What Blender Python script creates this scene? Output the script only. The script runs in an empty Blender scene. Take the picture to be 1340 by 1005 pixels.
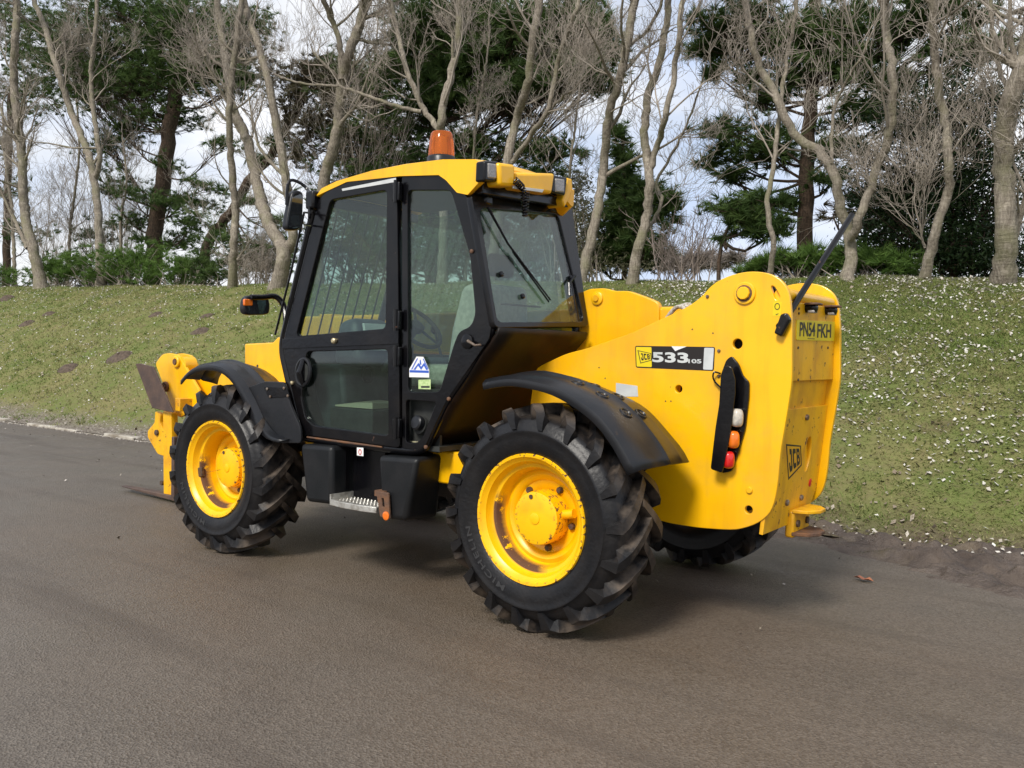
import bpy, math, random
import numpy as np
from mathutils import Vector, Matrix
random.seed(7); rng = np.random.default_rng(11)
SC = bpy.context.scene
COL = SC.collection
R = math.radians

# ------------------------------------------------------------------ camera
F = 1144.16
CAM = np.array([-2.635, 4.757, 1.459])
AX = np.array([-0.79556004, -0.60558276, 0.01880795])      # image right
AY = np.array([0.03630754, -0.01666477, 0.99920171])       # image up
AZ = np.array([0.60478589, -0.79560782, -0.03524505])      # view direction
cd = bpy.data.cameras.new('camera'); cam = bpy.data.objects.new('camera', cd); COL.objects.link(cam)
cam.matrix_world = Matrix(((AX[0], AY[0], -AZ[0], CAM[0]), (AX[1], AY[1], -AZ[1], CAM[1]),
                           (AX[2], AY[2], -AZ[2], CAM[2]), (0, 0, 0, 1)))
cd.sensor_width = 36; cd.lens = F / 1340 * 36; cd.clip_end = 2000; cd.clip_start = .05
SC.camera = cam

# ------------------------------------------------------------------ sky, sun, exposure
SUN_EL, SUN_AZ = R(44), R(98)          # azimuth of the sun measured from +X towards +Y
w = bpy.data.worlds.new('World'); SC.world = w; w.use_nodes = True
nt = w.node_tree; nt.nodes.clear()
def N(tree, kind, **kw):
    n = tree.nodes.new(kind)
    for k, v in kw.items(): setattr(n, k, v)
    return n
sky = N(nt, 'ShaderNodeTexSky', sky_type='NISHITA', sun_disc=False)
sky.sun_elevation = SUN_EL; sky.sun_rotation = R(90) - SUN_AZ; sky.air_density = 1.0; sky.dust_density = 2.0
tc = N(nt, 'ShaderNodeTexCoord'); mp = N(nt, 'ShaderNodeMapping'); mp.inputs['Scale'].default_value = (1, 1, 2.6)
nz = N(nt, 'ShaderNodeTexNoise'); nz.inputs['Scale'].default_value = 2.3; nz.inputs['Detail'].default_value = 7; nz.inputs['Roughness'].default_value = .55
cr = N(nt, 'ShaderNodeValToRGB'); cr.color_ramp.elements[0].position = .30; cr.color_ramp.elements[1].position = .62
cr.color_ramp.elements[0].color = (.45,) * 3 + (1,); cr.color_ramp.elements[1].color = (1, 1, 1, 1)
mx = N(nt, 'ShaderNodeMixRGB'); mx.inputs[2].default_value = (8, 8, 8, 1)
bg = N(nt, 'ShaderNodeBackground'); bg.inputs['Strength'].default_value = .09
out = N(nt, 'ShaderNodeOutputWorld')
L = nt.links.new
L(tc.outputs['Generated'], mp.inputs[0]); L(mp.outputs[0], nz.inputs['Vector']); L(nz.outputs[0], cr.inputs[0])
c2 = N(nt, 'ShaderNodeValToRGB'); c2.color_ramp.elements[0].position = .34; c2.color_ramp.elements[1].position = .56
c2.color_ramp.elements[0].color = (6.2, 7.2, 9.3, 1); c2.color_ramp.elements[1].color = (9.3, 9.4, 9.7, 1)
n2 = N(nt, 'ShaderNodeTexNoise'); n2.inputs['Scale'].default_value = 3.4; n2.inputs['Detail'].default_value = 6; L(mp.outputs[0], n2.inputs['Vector'])
L(n2.outputs[0], c2.inputs[0]); L(c2.outputs[0], mx.inputs[2])
L(cr.outputs[0], mx.inputs[0]); L(sky.outputs[0], mx.inputs[1]); L(mx.outputs[0], bg.inputs[0]); L(bg.outputs[0], out.inputs[0])
sd = bpy.data.lights.new('sun', 'SUN'); sd.energy = 3.0; sd.angle = R(15); sd.color = (1, .95, .87)
sun = bpy.data.objects.new('sun', sd); COL.objects.link(sun)
sv = Vector((math.cos(SUN_EL) * math.cos(SUN_AZ), math.cos(SUN_EL) * math.sin(SUN_AZ), math.sin(SUN_EL)))
sun.rotation_euler = sv.to_track_quat('Z', 'Y').to_euler(); sun.location = (0, 10, 20)
SC.view_settings.view_transform = 'Standard'; SC.view_settings.look = 'None'
SC.view_settings.exposure = 0.37; SC.view_settings.gamma = 1; SC.view_settings.use_curve_mapping = False
SC.render.engine = 'CYCLES'; SC.cycles.max_bounces = 8; SC.cycles.transparent_max_bounces = 16

# ------------------------------------------------------------------ helpers: surveying
def ray(x, y): return AZ + AX * ((x - 670) / F) - AY * ((y - 502.5) / F)
def onY(x, y, c): v = ray(x, y); return CAM + v * ((c - CAM[1]) / v[1])
def onX(x, y, c): v = ray(x, y); return CAM + v * ((c - CAM[0]) / v[0])
def onP(x, y, p0, n):
    v = ray(x, y); n = np.array(n); return CAM + v * (np.dot(np.array(p0) - CAM, n) / np.dot(v, n))
def SY(q, c): return [onY(a, b, c) for a, b in q]
def SX(q, c): return [onX(a, b, c) for a, b in q]
def unit(v): v = np.array(v, float); return v / max(1e-9, np.linalg.norm(v))
def rounded(pts, r, n=4):
    o = []; k = len(pts)
    for i in range(k):
        p, a, b = np.array(pts[i], float), np.array(pts[i - 1], float), np.array(pts[(i + 1) % k], float)
        ri = r[i] if isinstance(r, (list, tuple)) else r
        ra = min(ri, .45 * np.linalg.norm(a - p)); rb = min(ri, .45 * np.linalg.norm(b - p))
        s, e = p + unit(a - p) * ra, p + unit(b - p) * rb
        for j in range(n + 1):
            t = j / n; o.append((1 - t) ** 2 * s + 2 * t * (1 - t) * p + t * t * e)
    return o
def ellipse(c, a, b, ra, rb, n=20):
    c, a, b = map(np.array, (c, a, b))
    return [c + a * (ra * math.cos(t)) + b * (rb * math.sin(t)) for t in np.linspace(0, 2 * math.pi, n, endpoint=False)]
def smooth_path(p, n=6):
    p = [np.array(q, float) for q in p]; o = []
    for i in range(len(p) - 1):
        a, b, c, d = p[max(0, i - 1)], p[i], p[i + 1], p[min(len(p) - 1, i + 2)]
        for j in range(n):
            t = j / n
            o.append(.5 * (2 * b + (c - a) * t + (2 * a - 5 * b + 4 * c - d) * t * t + (3 * b - 3 * c + d - a) * t ** 3))
    o.append(p[-1]); return o

# ------------------------------------------------------------------ helpers: meshes
class MB:
    def __init__(s): s.v = []; s.f = []
    def add(s, v, f):
        k = len(s.v); s.v += [tuple(map(float, p)) for p in v]; s.f += [tuple(i + k for i in q) for q in f]; return s
    def box(s, a, b):
        x0, y0, z0 = a; x1, y1, z1 = b
        return s.add([(x, y, z) for z in (z0, z1) for y in (y0, y1) for x in (x0, x1)],
                     [(0, 2, 3, 1), (4, 5, 7, 6), (0, 1, 5, 4), (2, 6, 7, 3), (0, 4, 6, 2), (1, 3, 7, 5)])
    def hexa(s, bot, top):
        return s.add(list(bot) + list(top), [(3, 2, 1, 0), (4, 5, 6, 7)] + [(i, (i + 1) % 4, 4 + (i + 1) % 4, 4 + i) for i in range(4)])
    def prism(s, pts, off):
        n = len(pts); off = np.array(off, float)
        return s.add([np.array(p) for p in pts] + [np.array(p) + off for p in pts],
                     [tuple(range(n - 1, -1, -1)), tuple(range(n, 2 * n))] + [(i, (i + 1) % n, n + (i + 1) % n, n + i) for i in range(n)])
    def tube(s, path, r, n=10, cap=True):
        path = [np.array(p, float) for p in path]; m = len(path)
        rr = [r] * m if np.isscalar(r) else list(r)
        V = []; u = None
        for i, p in enumerate(path):
            t = unit(path[min(m - 1, i + 1)] - path[max(0, i - 1)])
            if u is None: u = unit(np.cross(t, [0, 0, 1] if abs(t[2]) < .9 else [1, 0, 0]))
            u = unit(u - t * np.dot(u, t)); q = np.cross(t, u)
            V += [p + rr[i] * (u * math.cos(a) + q * math.sin(a)) for a in np.linspace(0, 2 * math.pi, n, endpoint=False)]
        Fc = [(i * n + j, i * n + (j + 1) % n, (i + 1) * n + (j + 1) % n, (i + 1) * n + j) for i in range(m - 1) for j in range(n)]
        if cap: Fc += [tuple(range(n - 1, -1, -1)), tuple((m - 1) * n + j for j in range(n))]
        return s.add(V, Fc)
    def lathe(s, prof, c, axis, n=32, cap=True):
        axis = unit(axis); u = unit(np.cross(axis, [0, 0, 1] if abs(axis[2]) < .9 else [1, 0, 0])); q = np.cross(axis, u); c = np.array(c, float)
        V = [c + axis * h + r * (u * math.cos(a) + q * math.sin(a)) for r, h in prof for a in np.linspace(0, 2 * math.pi, n, endpoint=False)]
        m = len(prof)
        Fc = [(i * n + j, i * n + (j + 1) % n, (i + 1) * n + (j + 1) % n, (i + 1) * n + j) for i in range(m - 1) for j in range(n)]
        if cap: Fc += [tuple(range(n - 1, -1, -1)), tuple((m - 1) * n + j for j in range(n))]
        return s.add(V, Fc)
    def loft(s, rows):
        n = len(rows[0]); V = [p for r in rows for p in r]
        return s.add(V, [(i * n + j, i * n + j + 1, (i + 1) * n + j + 1, (i + 1) * n + j) for i in range(len(rows) - 1) for j in range(n - 1)])
    def mesh(s, name, ang=35):
        me = bpy.data.meshes.new(name); me.from_pydata(s.v, [], s.f); me.update()
        me.shade_smooth(); me.set_sharp_from_angle(angle=R(ang)); return me
def link(name, me, mat, parent=None, bevel=0, seg=2, solid=0, label=None):
    o = bpy.data.objects.new(name, me); COL.objects.link(o)
    if mat: me.materials.clear(); me.materials.append(mat)
    if parent: o.parent = parent
    if solid: m = o.modifiers.new('solid', 'SOLIDIFY'); m.thickness = solid; m.offset = 0
    if bevel: m = o.modifiers.new('bevel', 'BEVEL'); m.width = bevel; m.segments = seg; m.limit_method = 'ANGLE'; m.angle_limit = R(38)
    if label: o['label'] = label
    return o
def part(name, mb, mat, parent=None, **k): return link(name, mb.mesh(name), mat, parent, **k)
def tag(o, label=None, cat=None, group=None, kind=None):
    for k, v in (('label', label), ('category', cat), ('group', group), ('kind', kind)):
        if v: o[k] = v
    return o
def empty(name, loc=(0, 0, 0), parent=None):
    o = bpy.data.objects.new(name, None); COL.objects.link(o); o.location = loc; o.empty_display_size = .1
    if parent: o.parent = parent
    return o
def curve_mesh(cu):
    t = bpy.data.objects.new('tmp', cu); COL.objects.link(t)
    dg = bpy.context.evaluated_depsgraph_get(); me = bpy.data.meshes.new_from_object(t.evaluated_get(dg))
    bpy.data.objects.remove(t); return me
FRAMES = {'side': ((-1, 0, 0), (0, 0, 1), (0, 1, 0)), 'rear': ((0, -1, 0), (0, 0, 1), (-1, 0, 0))}
def plate(name, contours, thick, mat, parent, frame='side', bevel=.003, **k):
    """a plate with real holes: first contour outside, the others openings; thickness goes inwards from the contour's plane"""
    A, B, Nn = [np.array(a, float) for a in (FRAMES[frame] if isinstance(frame, str) else frame)]
    O = np.array(contours[0][0], float)
    cu = bpy.data.curves.new(name, 'CURVE'); cu.dimensions = '2D'; cu.fill_mode = 'BOTH'
    cu.extrude = max(1e-4, thick / 2 - bevel); cu.bevel_depth = bevel; cu.bevel_resolution = 1; cu.offset = -bevel
    for c in contours:
        sp = cu.splines.new('POLY'); sp.points.add(len(c) - 1); sp.use_cyclic_u = True
        for i, p in enumerate(c):
            d = np.array(p, float) - O; sp.points[i].co = (d @ A, d @ B, 0, 1)
    me = curve_mesh(cu)
    O2 = O - Nn * thick / 2
    me.transform(Matrix(((A[0], B[0], Nn[0], O2[0]), (A[1], B[1], Nn[1], O2[1]), (A[2], B[2], Nn[2], O2[2]), (0, 0, 0, 1))))
    me.shade_smooth(); me.set_sharp_from_angle(angle=R(40)); me.name = name
    return link(name, me, mat, parent, **k)
def lettering(body, p, width, height, mat, parent, frame='side', shear=0, extrude=.0006, name='lettering', bold=0, spacing=1.0, tilt=0):
    A, B, Nn = [np.array(a, float) for a in (FRAMES[frame] if isinstance(frame, str) else frame)]
    cu = bpy.data.curves.new(name, 'FONT'); cu.body = body; cu.size = 1; cu.shear = shear; cu.extrude = extrude; cu.offset = bold; cu.space_character = spacing
    cu.align_x = 'CENTER'; cu.align_y = 'CENTER'
    me = curve_mesh(cu)
    co = np.array([v.co[:] for v in me.vertices]); lo, hi = co.min(0), co.max(0)
    for v in me.vertices:
        a = ((v.co.x - lo[0]) / (hi[0] - lo[0]) - .5) * width; b = ((v.co.y - lo[1]) / (hi[1] - lo[1]) - .5) * height
        b += tilt * a
        q = np.array(p) + A * a + B * b + Nn * v.co.z
        v.co = q
    me.name = name
    return link(name, me, mat, parent)

# ------------------------------------------------------------------ helpers: materials
def mat(name, col, rough=.5, col2=None, scale=8, lo=.4, hi=.65, metal=0, bump=0, bscale=None, spec=.5, detail=6, col3=None, s3=30, lo3=.62, hi3=.66, rough3=None, coord='Object', coat=0):
    m = bpy.data.materials.new(name); m.use_nodes = True; t = m.node_tree; b = t.nodes['Principled BSDF']
    b.inputs['Roughness'].default_value = rough; b.inputs['Metallic'].default_value = metal
    b.inputs['Base Color'].default_value = (*col, 1); b.inputs['Specular IOR Level'].default_value = spec
    b.inputs['Coat Weight'].default_value = coat
    c = N(t, 'ShaderNodeTexCoord'); l = t.links.new
    last = None
    if col2:
        n = N(t, 'ShaderNodeTexNoise'); n.inputs['Scale'].default_value = scale; n.inputs['Detail'].default_value = detail
        r = N(t, 'ShaderNodeMapRange'); r.inputs[1].default_value = lo; r.inputs[2].default_value = hi
        x = N(t, 'ShaderNodeMixRGB'); x.inputs[1].default_value = (*col, 1); x.inputs[2].default_value = (*col2, 1)
        l(c.outputs[coord], n.inputs['Vector']); l(n.outputs[0], r.inputs[0]); l(r.outputs[0], x.inputs[0]); last = x.outputs[0]
    if col3:
        n = N(t, 'ShaderNodeTexNoise'); n.inputs['Scale'].default_value = s3; n.inputs['Detail'].default_value = 8; n.inputs['Roughness'].default_value = .65
        r = N(t, 'ShaderNodeMapRange'); r.inputs[1].default_value = lo3; r.inputs[2].default_value = hi3
        x = N(t, 'ShaderNodeMixRGB'); x.inputs[1].default_value = (*col, 1); x.inputs[2].default_value = (*col3, 1)
        if last: l(last, x.inputs[1])
        l(c.outputs[coord], n.inputs['Vector']); l(n.outputs[0], r.inputs[0]); l(r.outputs[0], x.inputs[0]); last = x.outputs[0]
        if rough3 is not None:
            q = N(t, 'ShaderNodeMapRange'); q.inputs[3].default_value = rough; q.inputs[4].default_value = rough3
            l(r.outputs[0], q.inputs[0]); l(q.outputs[0], b.inputs['Roughness'])
    if last: l(last, b.inputs['Base Color'])
    if bump:
        n = N(t, 'ShaderNodeTexNoise'); n.inputs['Scale'].default_value = bscale or scale * 3; n.inputs['Detail'].default_value = 8
        k = N(t, 'ShaderNodeBump'); k.inputs['Strength'].default_value = bump; k.inputs['Distance'].default_value = .02
        l(c.outputs[coord], n.inputs['Vector']); l(n.outputs[0], k.inputs['Height']); l(k.outputs[0], b.inputs['Normal'])
    return m
YEL = (.89, .475, .001)
M = {}
M['yellow'] = mat('yellow_paint', YEL, .33, (.74, .35, .002), 2.2, .45, .75, col3=(.13, .055, .018), s3=26, lo3=.70, hi3=.72, rough3=.8, bump=.04, bscale=14, coat=.15)
def weather(m, streak=.35, tint=(.50, .24, .012)):
    t = m.node_tree; l = t.links.new; b = t.nodes['Principled BSDF']; src = b.inputs['Base Color'].links[0].from_socket
    c = N(t, 'ShaderNodeTexCoord'); mp = N(t, 'ShaderNodeMapping'); mp.inputs['Scale'].default_value = (1, 1, .10); l(c.outputs['Object'], mp.inputs[0])
    n = N(t, 'ShaderNodeTexNoise'); n.inputs['Scale'].default_value = 13; n.inputs['Detail'].default_value = 8; n.inputs['Roughness'].default_value = .6; l(mp.outputs[0], n.inputs['Vector'])
    r = N(t, 'ShaderNodeMapRange'); r.inputs[1].default_value = .52; r.inputs[2].default_value = .78; r.inputs[4].default_value = streak; l(n.outputs[0], r.inputs[0])
    x = N(t, 'ShaderNodeMixRGB'); l(r.outputs[0], x.inputs[0]); l(src, x.inputs[1]); x.inputs[2].default_value = (*tint, 1)
    n2 = N(t, 'ShaderNodeTexNoise'); n2.inputs['Scale'].default_value = 3.2; n2.inputs['Detail'].default_value = 9; n2.inputs['Roughness'].default_value = .7; l(c.outputs['Object'], n2.inputs['Vector'])
    r2 = N(t, 'ShaderNodeMapRange'); r2.inputs[1].default_value = .5; r2.inputs[2].default_value = .8; r2.inputs[4].default_value = .42; l(n2.outputs[0], r2.inputs[0])
    y = N(t, 'ShaderNodeMixRGB'); l(r2.outputs[0], y.inputs[0]); l(x.outputs[0], y.inputs[1]); y.inputs[2].default_value = (.50, .31, .07, 1); l(y.outputs[0], b.inputs['Base Color'])
M['yellow_worn'] = mat('worn_yellow_paint', (.80, .42, .002), .42, (.62, .28, .008), 6, .48, .7, col3=(.12, .05, .02), s3=22, lo3=.62, hi3=.66, rough3=.85, bump=.08, bscale=30)
M['rim'] = mat('yellow_rim_paint', (.86, .48, .003), .36, (.74, .36, .004), 7, .5, .75, col3=(.11, .05, .02), s3=30, lo3=.70, hi3=.72, rough3=.85)
weather(M['yellow'], .42); weather(M['yellow_worn'], .6, (.36, .15, .015))
M['rust'] = mat('rusty_steel', (.10, .055, .035), .75, (.17, .075, .03), 18, .4, .7, bump=.25, bscale=60)
M['brown_steel'] = mat('brown_worn_steel', (.075, .05, .042), .6, (.12, .075, .055), 9, .4, .7, metal=.2, bump=.1, bscale=50)
M['black'] = mat('black_paint', (.003, .003, .004), .20, (.008, .007, .007), 5, .45, .7, spec=.34, col3=(.07, .035, .022), s3=16, lo3=.69, hi3=.72, rough3=.75, bump=.05, bscale=30)
M['black_brown'] = mat('dirty_black_panel', (.006, .005, .004), .5, (.022, .010, .005), 3, .42, .7, spec=.25, bump=.04, bscale=25)
M['plastic'] = mat('black_plastic', (.009, .010, .012), .33, (.016, .016, .018), 4, .4, .7, spec=.38, bump=.05, bscale=40, col3=(.10, .06, .035), s3=9, lo3=.66, hi3=.85, rough3=.7)
M['box'] = mat('black_moulded_box', (.006, .007, .008), .45, (.013, .013, .014), 5, .4, .7, spec=.3, bump=.05, bscale=60)
M['rubber'] = mat('tyre_rubber', (.016, .016, .017), .46, (.028, .027, .026), 8, .4, .7, bump=.06, bscale=60)
M['rubber_grey'] = mat('scuffed_raised_rubber', (.024, .024, .025), .5)
M['lens_white'] = mat('clear_lens', (.55, .5, .42), .2, (.4, .38, .34), 60, .4, .6)
M['lens_orange'] = mat('orange_lens', (.75, .16, .01), .15, coat=.5)
M['lens_red'] = mat('red_lens', (.55, .012, .01), .15, coat=.5)
M['lamp'] = mat('ribbed_lamp_glass', (.20, .19, .18), .18, (.3, .28, .26), 90, .4, .6, coat=.5)
M['white'] = mat('white_sticker', (.75, .75, .74), .4)
M['blue'] = mat('blue_print', (.03, .10, .5), .4)
M['palegreen'] = mat('pale_green_label', (.50, .62, .30), .5, (.35, .5, .2), 60, .45, .6)
M['silver'] = mat('silver_sticker', (.55, .57, .56), .4, (.48, .5, .5), 10, .4, .6)
M['decal'] = mat('black_decal', (.012, .008, .007), .35)
M['platey'] = mat('yellow_number_plate', (.72, .55, .004), .35)
M['print'] = mat('black_print', (.015, .012, .01), .5)
M['alu'] = mat('chequered_aluminium', (.55, .54, .50), .38, (.32, .30, .26), 20, .45, .65, metal=.6, bump=.2, bscale=60)
M['steel'] = mat('bolt_steel', (.25, .21, .17), .45, (.14, .09, .06), 40, .4, .6, metal=.6)
M['darkbolt'] = mat('dark_rusty_bolt', (.09, .055, .035), .6, (.05, .03, .02), 50, .4, .6)
M['seat'] = mat('grey_seat_cloth', (.52, .50, .44), .85, (.40, .39, .35), 30, .4, .6, bump=.1, bscale=200)
M['interior'] = mat('dark_cab_lining', (.016, .018, .017), .7, (.028, .030, .028), 12, .4, .6)
M['dash'] = mat('grey_dash_plastic', (.06, .072, .076), .5, (.036, .045, .048), 8, .4, .6)
M['mat_floor'] = mat('dusty_floor_mat', (.30, .28, .18), .9, (.16, .15, .1), 14, .4, .65)
M['paper'] = mat('creased_paper', (.40, .37, .27), .8)
M['dark'] = mat('dark_underside', (.01, .009, .008), .7, (.03, .02, .012), 7, .4, .7)
M['chrome'] = mat('bare_steel_rod', (.55, .53, .5), .25, metal=.9)
M['brass'] = mat('yellowed_steel_knob', (.55, .46, .28), .35, metal=.7)
M['hose'] = mat('silver_braided_hose', (.50, .47, .42), .5, (.3, .26, .2), 60, .4, .6)
M['mirror'] = mat('dark_mirror_glass', (.10, .11, .12), .08, metal=.8)

def glass(name, tint, film=.10, filmcol=(.45, .5, .48)):
    m = bpy.data.materials.new(name); m.use_nodes = True; t = m.node_tree; t.nodes.clear(); l = t.links.new
    tr = N(t, 'ShaderNodeBsdfTransparent'); tr.inputs[0].default_value = (*tint, 1)
    gl = N(t, 'ShaderNodeBsdfGlossy'); gl.inputs['Roughness'].default_value = .03
    df = N(t, 'ShaderNodeBsdfDiffuse'); df.inputs[0].default_value = (*filmcol, 1)
    lw = N(t, 'ShaderNodeLayerWeight'); lw.inputs[0].default_value = .5
    p5 = N(t, 'ShaderNodeMath', operation='POWER'); p5.inputs[1].default_value = 4.2; l(lw.outputs['Facing'], p5.inputs[0])
    fr = N(t, 'ShaderNodeMapRange'); fr.inputs[3].default_value = .06; fr.inputs[4].default_value = .9; l(p5.outputs[0], fr.inputs[0])
    c = N(t, 'ShaderNodeTexCoord'); n = N(t, 'ShaderNodeTexNoise'); n.inputs['Scale'].default_value = 5; n.inputs['Detail'].default_value = 8
    r = N(t, 'ShaderNodeMapRange'); r.inputs[1].default_value = .35; r.inputs[2].default_value = .8; r.inputs[3].default_value = film * .35; r.inputs[4].default_value = film * 2.2
    a = N(t, 'ShaderNodeMixShader'); b = N(t, 'ShaderNodeMixShader'); o = N(t, 'ShaderNodeOutputMaterial')
    l(c.outputs['Object'], n.inputs['Vector']); l(n.outputs[0], r.inputs[0]); l(r.outputs[0], a.inputs[0]); l(tr.outputs[0], a.inputs[1]); l(df.outputs[0], a.inputs[2])
    l(fr.outputs[0], b.inputs[0]); l(a.outputs[0], b.inputs[1]); l(gl.outputs[0], b.inputs[2]); l(b.outputs[0], o.inputs[0])
    return m
M['glass'] = glass('tinted_cab_glass', (.74, .83, .79), .006, (.3, .34, .33))
M['glass_rear'] = glass('dusty_rear_glass', (.66, .75, .72), .03, (.4, .45, .44))
def beacon_mat():
    m = bpy.data.materials.new('amber_beacon_plastic'); m.use_nodes = True; b = m.node_tree.nodes['Principled BSDF']
    b.inputs['Base Color'].default_value = (.80, .20, .03, 1); b.inputs['Roughness'].default_value = .10; b.inputs['Transmission Weight'].default_value = .75; b.inputs['IOR'].default_value = 1.3
    return m
M['amber'] = beacon_mat()
def rim_mat():
    m = mat('yellow_rim_paint_worn', (.90, .485, .001), .34, (.78, .36, .002), 7, .5, .75)
    t = m.node_tree; l = t.links.new; b = t.nodes['Principled BSDF']; src = b.inputs['Base Color'].links[0].from_socket
    def mth(op, x, y=None):
        n = N(t, 'ShaderNodeMath', operation=op)
        for i, v in enumerate((x, y)):
            if v is None: continue
            if isinstance(v, (int, float)): n.inputs[i].default_value = v
            else: l(v, n.inputs[i])
        return n.outputs[0]
    def rm(v, lo, hi, p=0, q=1):
        n = N(t, 'ShaderNodeMapRange'); l(v, n.inputs[0])
        for i, k in enumerate((lo, hi, p, q)): n.inputs[i + 1].default_value = k
        return n.outputs[0]
    c = N(t, 'ShaderNodeTexCoord'); s = N(t, 'ShaderNodeSeparateXYZ'); l(c.outputs['Object'], s.inputs[0])
    r = mth('SQRT', mth('ADD', mth('MULTIPLY', s.outputs[0], s.outputs[0]), mth('MULTIPLY', s.outputs[2], s.outputs[2])))
    n1 = N(t, 'ShaderNodeTexNoise'); n1.inputs['Scale'].default_value = 16; n1.inputs['Detail'].default_value = 8; n1.inputs['Roughness'].default_value = .7; l(c.outputs['Object'], n1.inputs['Vector'])
    n2 = N(t, 'ShaderNodeTexNoise'); n2.inputs['Scale'].default_value = 48; n2.inputs['Detail'].default_value = 6; l(c.outputs['Object'], n2.inputs['Vector'])
    # a scuffed arc low on the forward side of the well, plus chips on the flange
    side = rm(mth('ADD', mth('MULTIPLY', s.outputs[0], .8), mth('MULTIPLY', s.outputs[2], -.6)), .10, .17)
    band = mth('MULTIPLY', rm(r, .253, .258), rm(r, .288, .280))
    arc = mth('MULTIPLY', mth('MULTIPLY', band, side), rm(mth('ADD', n1.outputs[0], mth('MULTIPLY', side, .10)), .47, .50))
    lip = mth('MULTIPLY', rm(r, .318, .338), rm(n2.outputs[0], .57, .60))
    hubw = mth('MULTIPLY', mth('MULTIPLY', rm(r, .15, .138), rm(r, .112, .132)), rm(n2.outputs[0], .56, .60))
    k = mth('MINIMUM', mth('ADD', mth('ADD', arc, lip), hubw), 1.0)
    x = N(t, 'ShaderNodeMixRGB'); l(k, x.inputs[0]); l(src, x.inputs[1]); x.inputs[2].default_value = (.10, .045, .02, 1); l(x.outputs[0], b.inputs['Base Color'])
    l(rm(k, 0, 1, .34, .85), b.inputs['Roughness']); return m
M['rim'] = rim_mat()
def tyre_mat():
    m = mat('muddy_tyre_tread', (.005, .005, .006), .32, (.011, .010, .010), 10, .4, .7, spec=.36, bump=.12, bscale=45)
    t = m.node_tree; l = t.links.new; b = t.nodes['Principled BSDF']
    src = b.inputs['Base Color'].links[0].from_socket
    c = N(t, 'ShaderNodeTexCoord'); n = N(t, 'ShaderNodeTexNoise'); n.inputs['Scale'].default_value = 6; n.inputs['Detail'].default_value = 10; n.inputs['Roughness'].default_value = .6
    s = N(t, 'ShaderNodeSeparateXYZ'); l(c.outputs['Object'], s.inputs[0])
    # dried mud sits on the tread (large radius about the axle), not on the sidewall
    px = N(t, 'ShaderNodeMath', operation='MULTIPLY'); l(s.outputs[0], px.inputs[0]); l(s.outputs[0], px.inputs[1])
    pz = N(t, 'ShaderNodeMath', operation='MULTIPLY'); l(s.outputs[2], pz.inputs[0]); l(s.outputs[2], pz.inputs[1])
    ad = N(t, 'ShaderNodeMath', operation='ADD'); l(px.outputs[0], ad.inputs[0]); l(pz.outputs[0], ad.inputs[1])
    sq = N(t, 'ShaderNodeMath', operation='SQRT'); l(ad.outputs[0], sq.inputs[0])
    rr = N(t, 'ShaderNodeMapRange'); rr.inputs[1].default_value = .52; rr.inputs[2].default_value = .56; l(sq.outputs[0], rr.inputs[0])
    yy = N(t, 'ShaderNodeMapRange'); yy.inputs[1].default_value = .205; yy.inputs[2].default_value = .155; 
    ab = N(t, 'ShaderNodeMath', operation='ABSOLUTE'); l(s.outputs[1], ab.inputs[0]); l(ab.outputs[0], yy.inputs[0])
    mr = N(t, 'ShaderNodeMapRange'); mr.inputs[1].default_value = .42; mr.inputs[2].default_value = .64; l(c.outputs['Object'], n.inputs['Vector']); l(n.outputs[0], mr.inputs[0])
    m1 = N(t, 'ShaderNodeMath', operation='MULTIPLY'); l(rr.outputs[0], m1.inputs[0]); l(yy.outputs[0], m1.inputs[1])
    m2 = N(t, 'ShaderNodeMath', operation='MULTIPLY'); l(m1.outputs[0], m2.inputs[0]); l(mr.outputs[0], m2.inputs[1])
    x = N(t, 'ShaderNodeMixRGB'); l(m2.outputs[0], x.inputs[0]); l(src, x.inputs[1]); x.inputs[2].default_value = (.105, .079, .058, 1); l(x.outputs[0], b.inputs['Base Color'])
    q = N(t, 'ShaderNodeMapRange'); q.inputs[3].default_value = .40; q.inputs[4].default_value = .72; l(m2.outputs[0], q.inputs[0]); l(q.outputs[0], b.inputs['Roughness'])
    return m
M['tyre'] = tyre_mat()

# ================================================================== SETTING: road, bank
def vnoise(x, y, seed=0):
    xi, yi = np.floor(x), np.floor(y); fx, fy = x - xi, y - yi; fx = fx * fx * (3 - 2 * fx); fy = fy * fy * (3 - 2 * fy)
    h = lambda i, j: (np.sin(i * 127.1 + j * 311.7 + seed * 74.7) * 43758.5453) % 1.0
    return (h(xi, yi) * (1 - fx) + h(xi + 1, yi) * fx) * (1 - fy) + (h(xi, yi + 1) * (1 - fx) + h(xi + 1, yi + 1) * fx) * fy
def fbm(x, y, o=4, seed=0): return sum(vnoise(x * 2 ** k, y * 2 ** k, seed + k) * .5 ** k for k in range(o)) / (2 - .5 ** (o - 1))
def terrain_h(X, Y):
    H = 2.62 + .026 * np.clip(X, -6, 34)
    s = np.clip((-2.55 - Y) / 6.9, 0, 1)
    z = H * (np.sin(s * math.pi / 2) ** 1.25 * .55 + .45 * s)
    back = np.clip(-9.45 - Y, 0, 60)
    z = z - .004 * back ** 2 * np.where(back < 12, 1, 0) - np.where(back >= 12, .576 + (back - 12) * .096, 0)
    bump = .035 * np.sin(X * 1.3 + Y * .7) * np.sin(Y * 1.1 - X * .4) + .02 * np.sin(X * 3.1 + 1) * np.sin(Y * 2.7)
    return z + bump * np.clip(s * 5, 0, 1) + .02 + np.clip((-2.45 - Y) * .5, 0, 1) * .05
def Z(x, y): return float(terrain_h(np.array(float(x)), np.array(float(y))))

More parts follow.
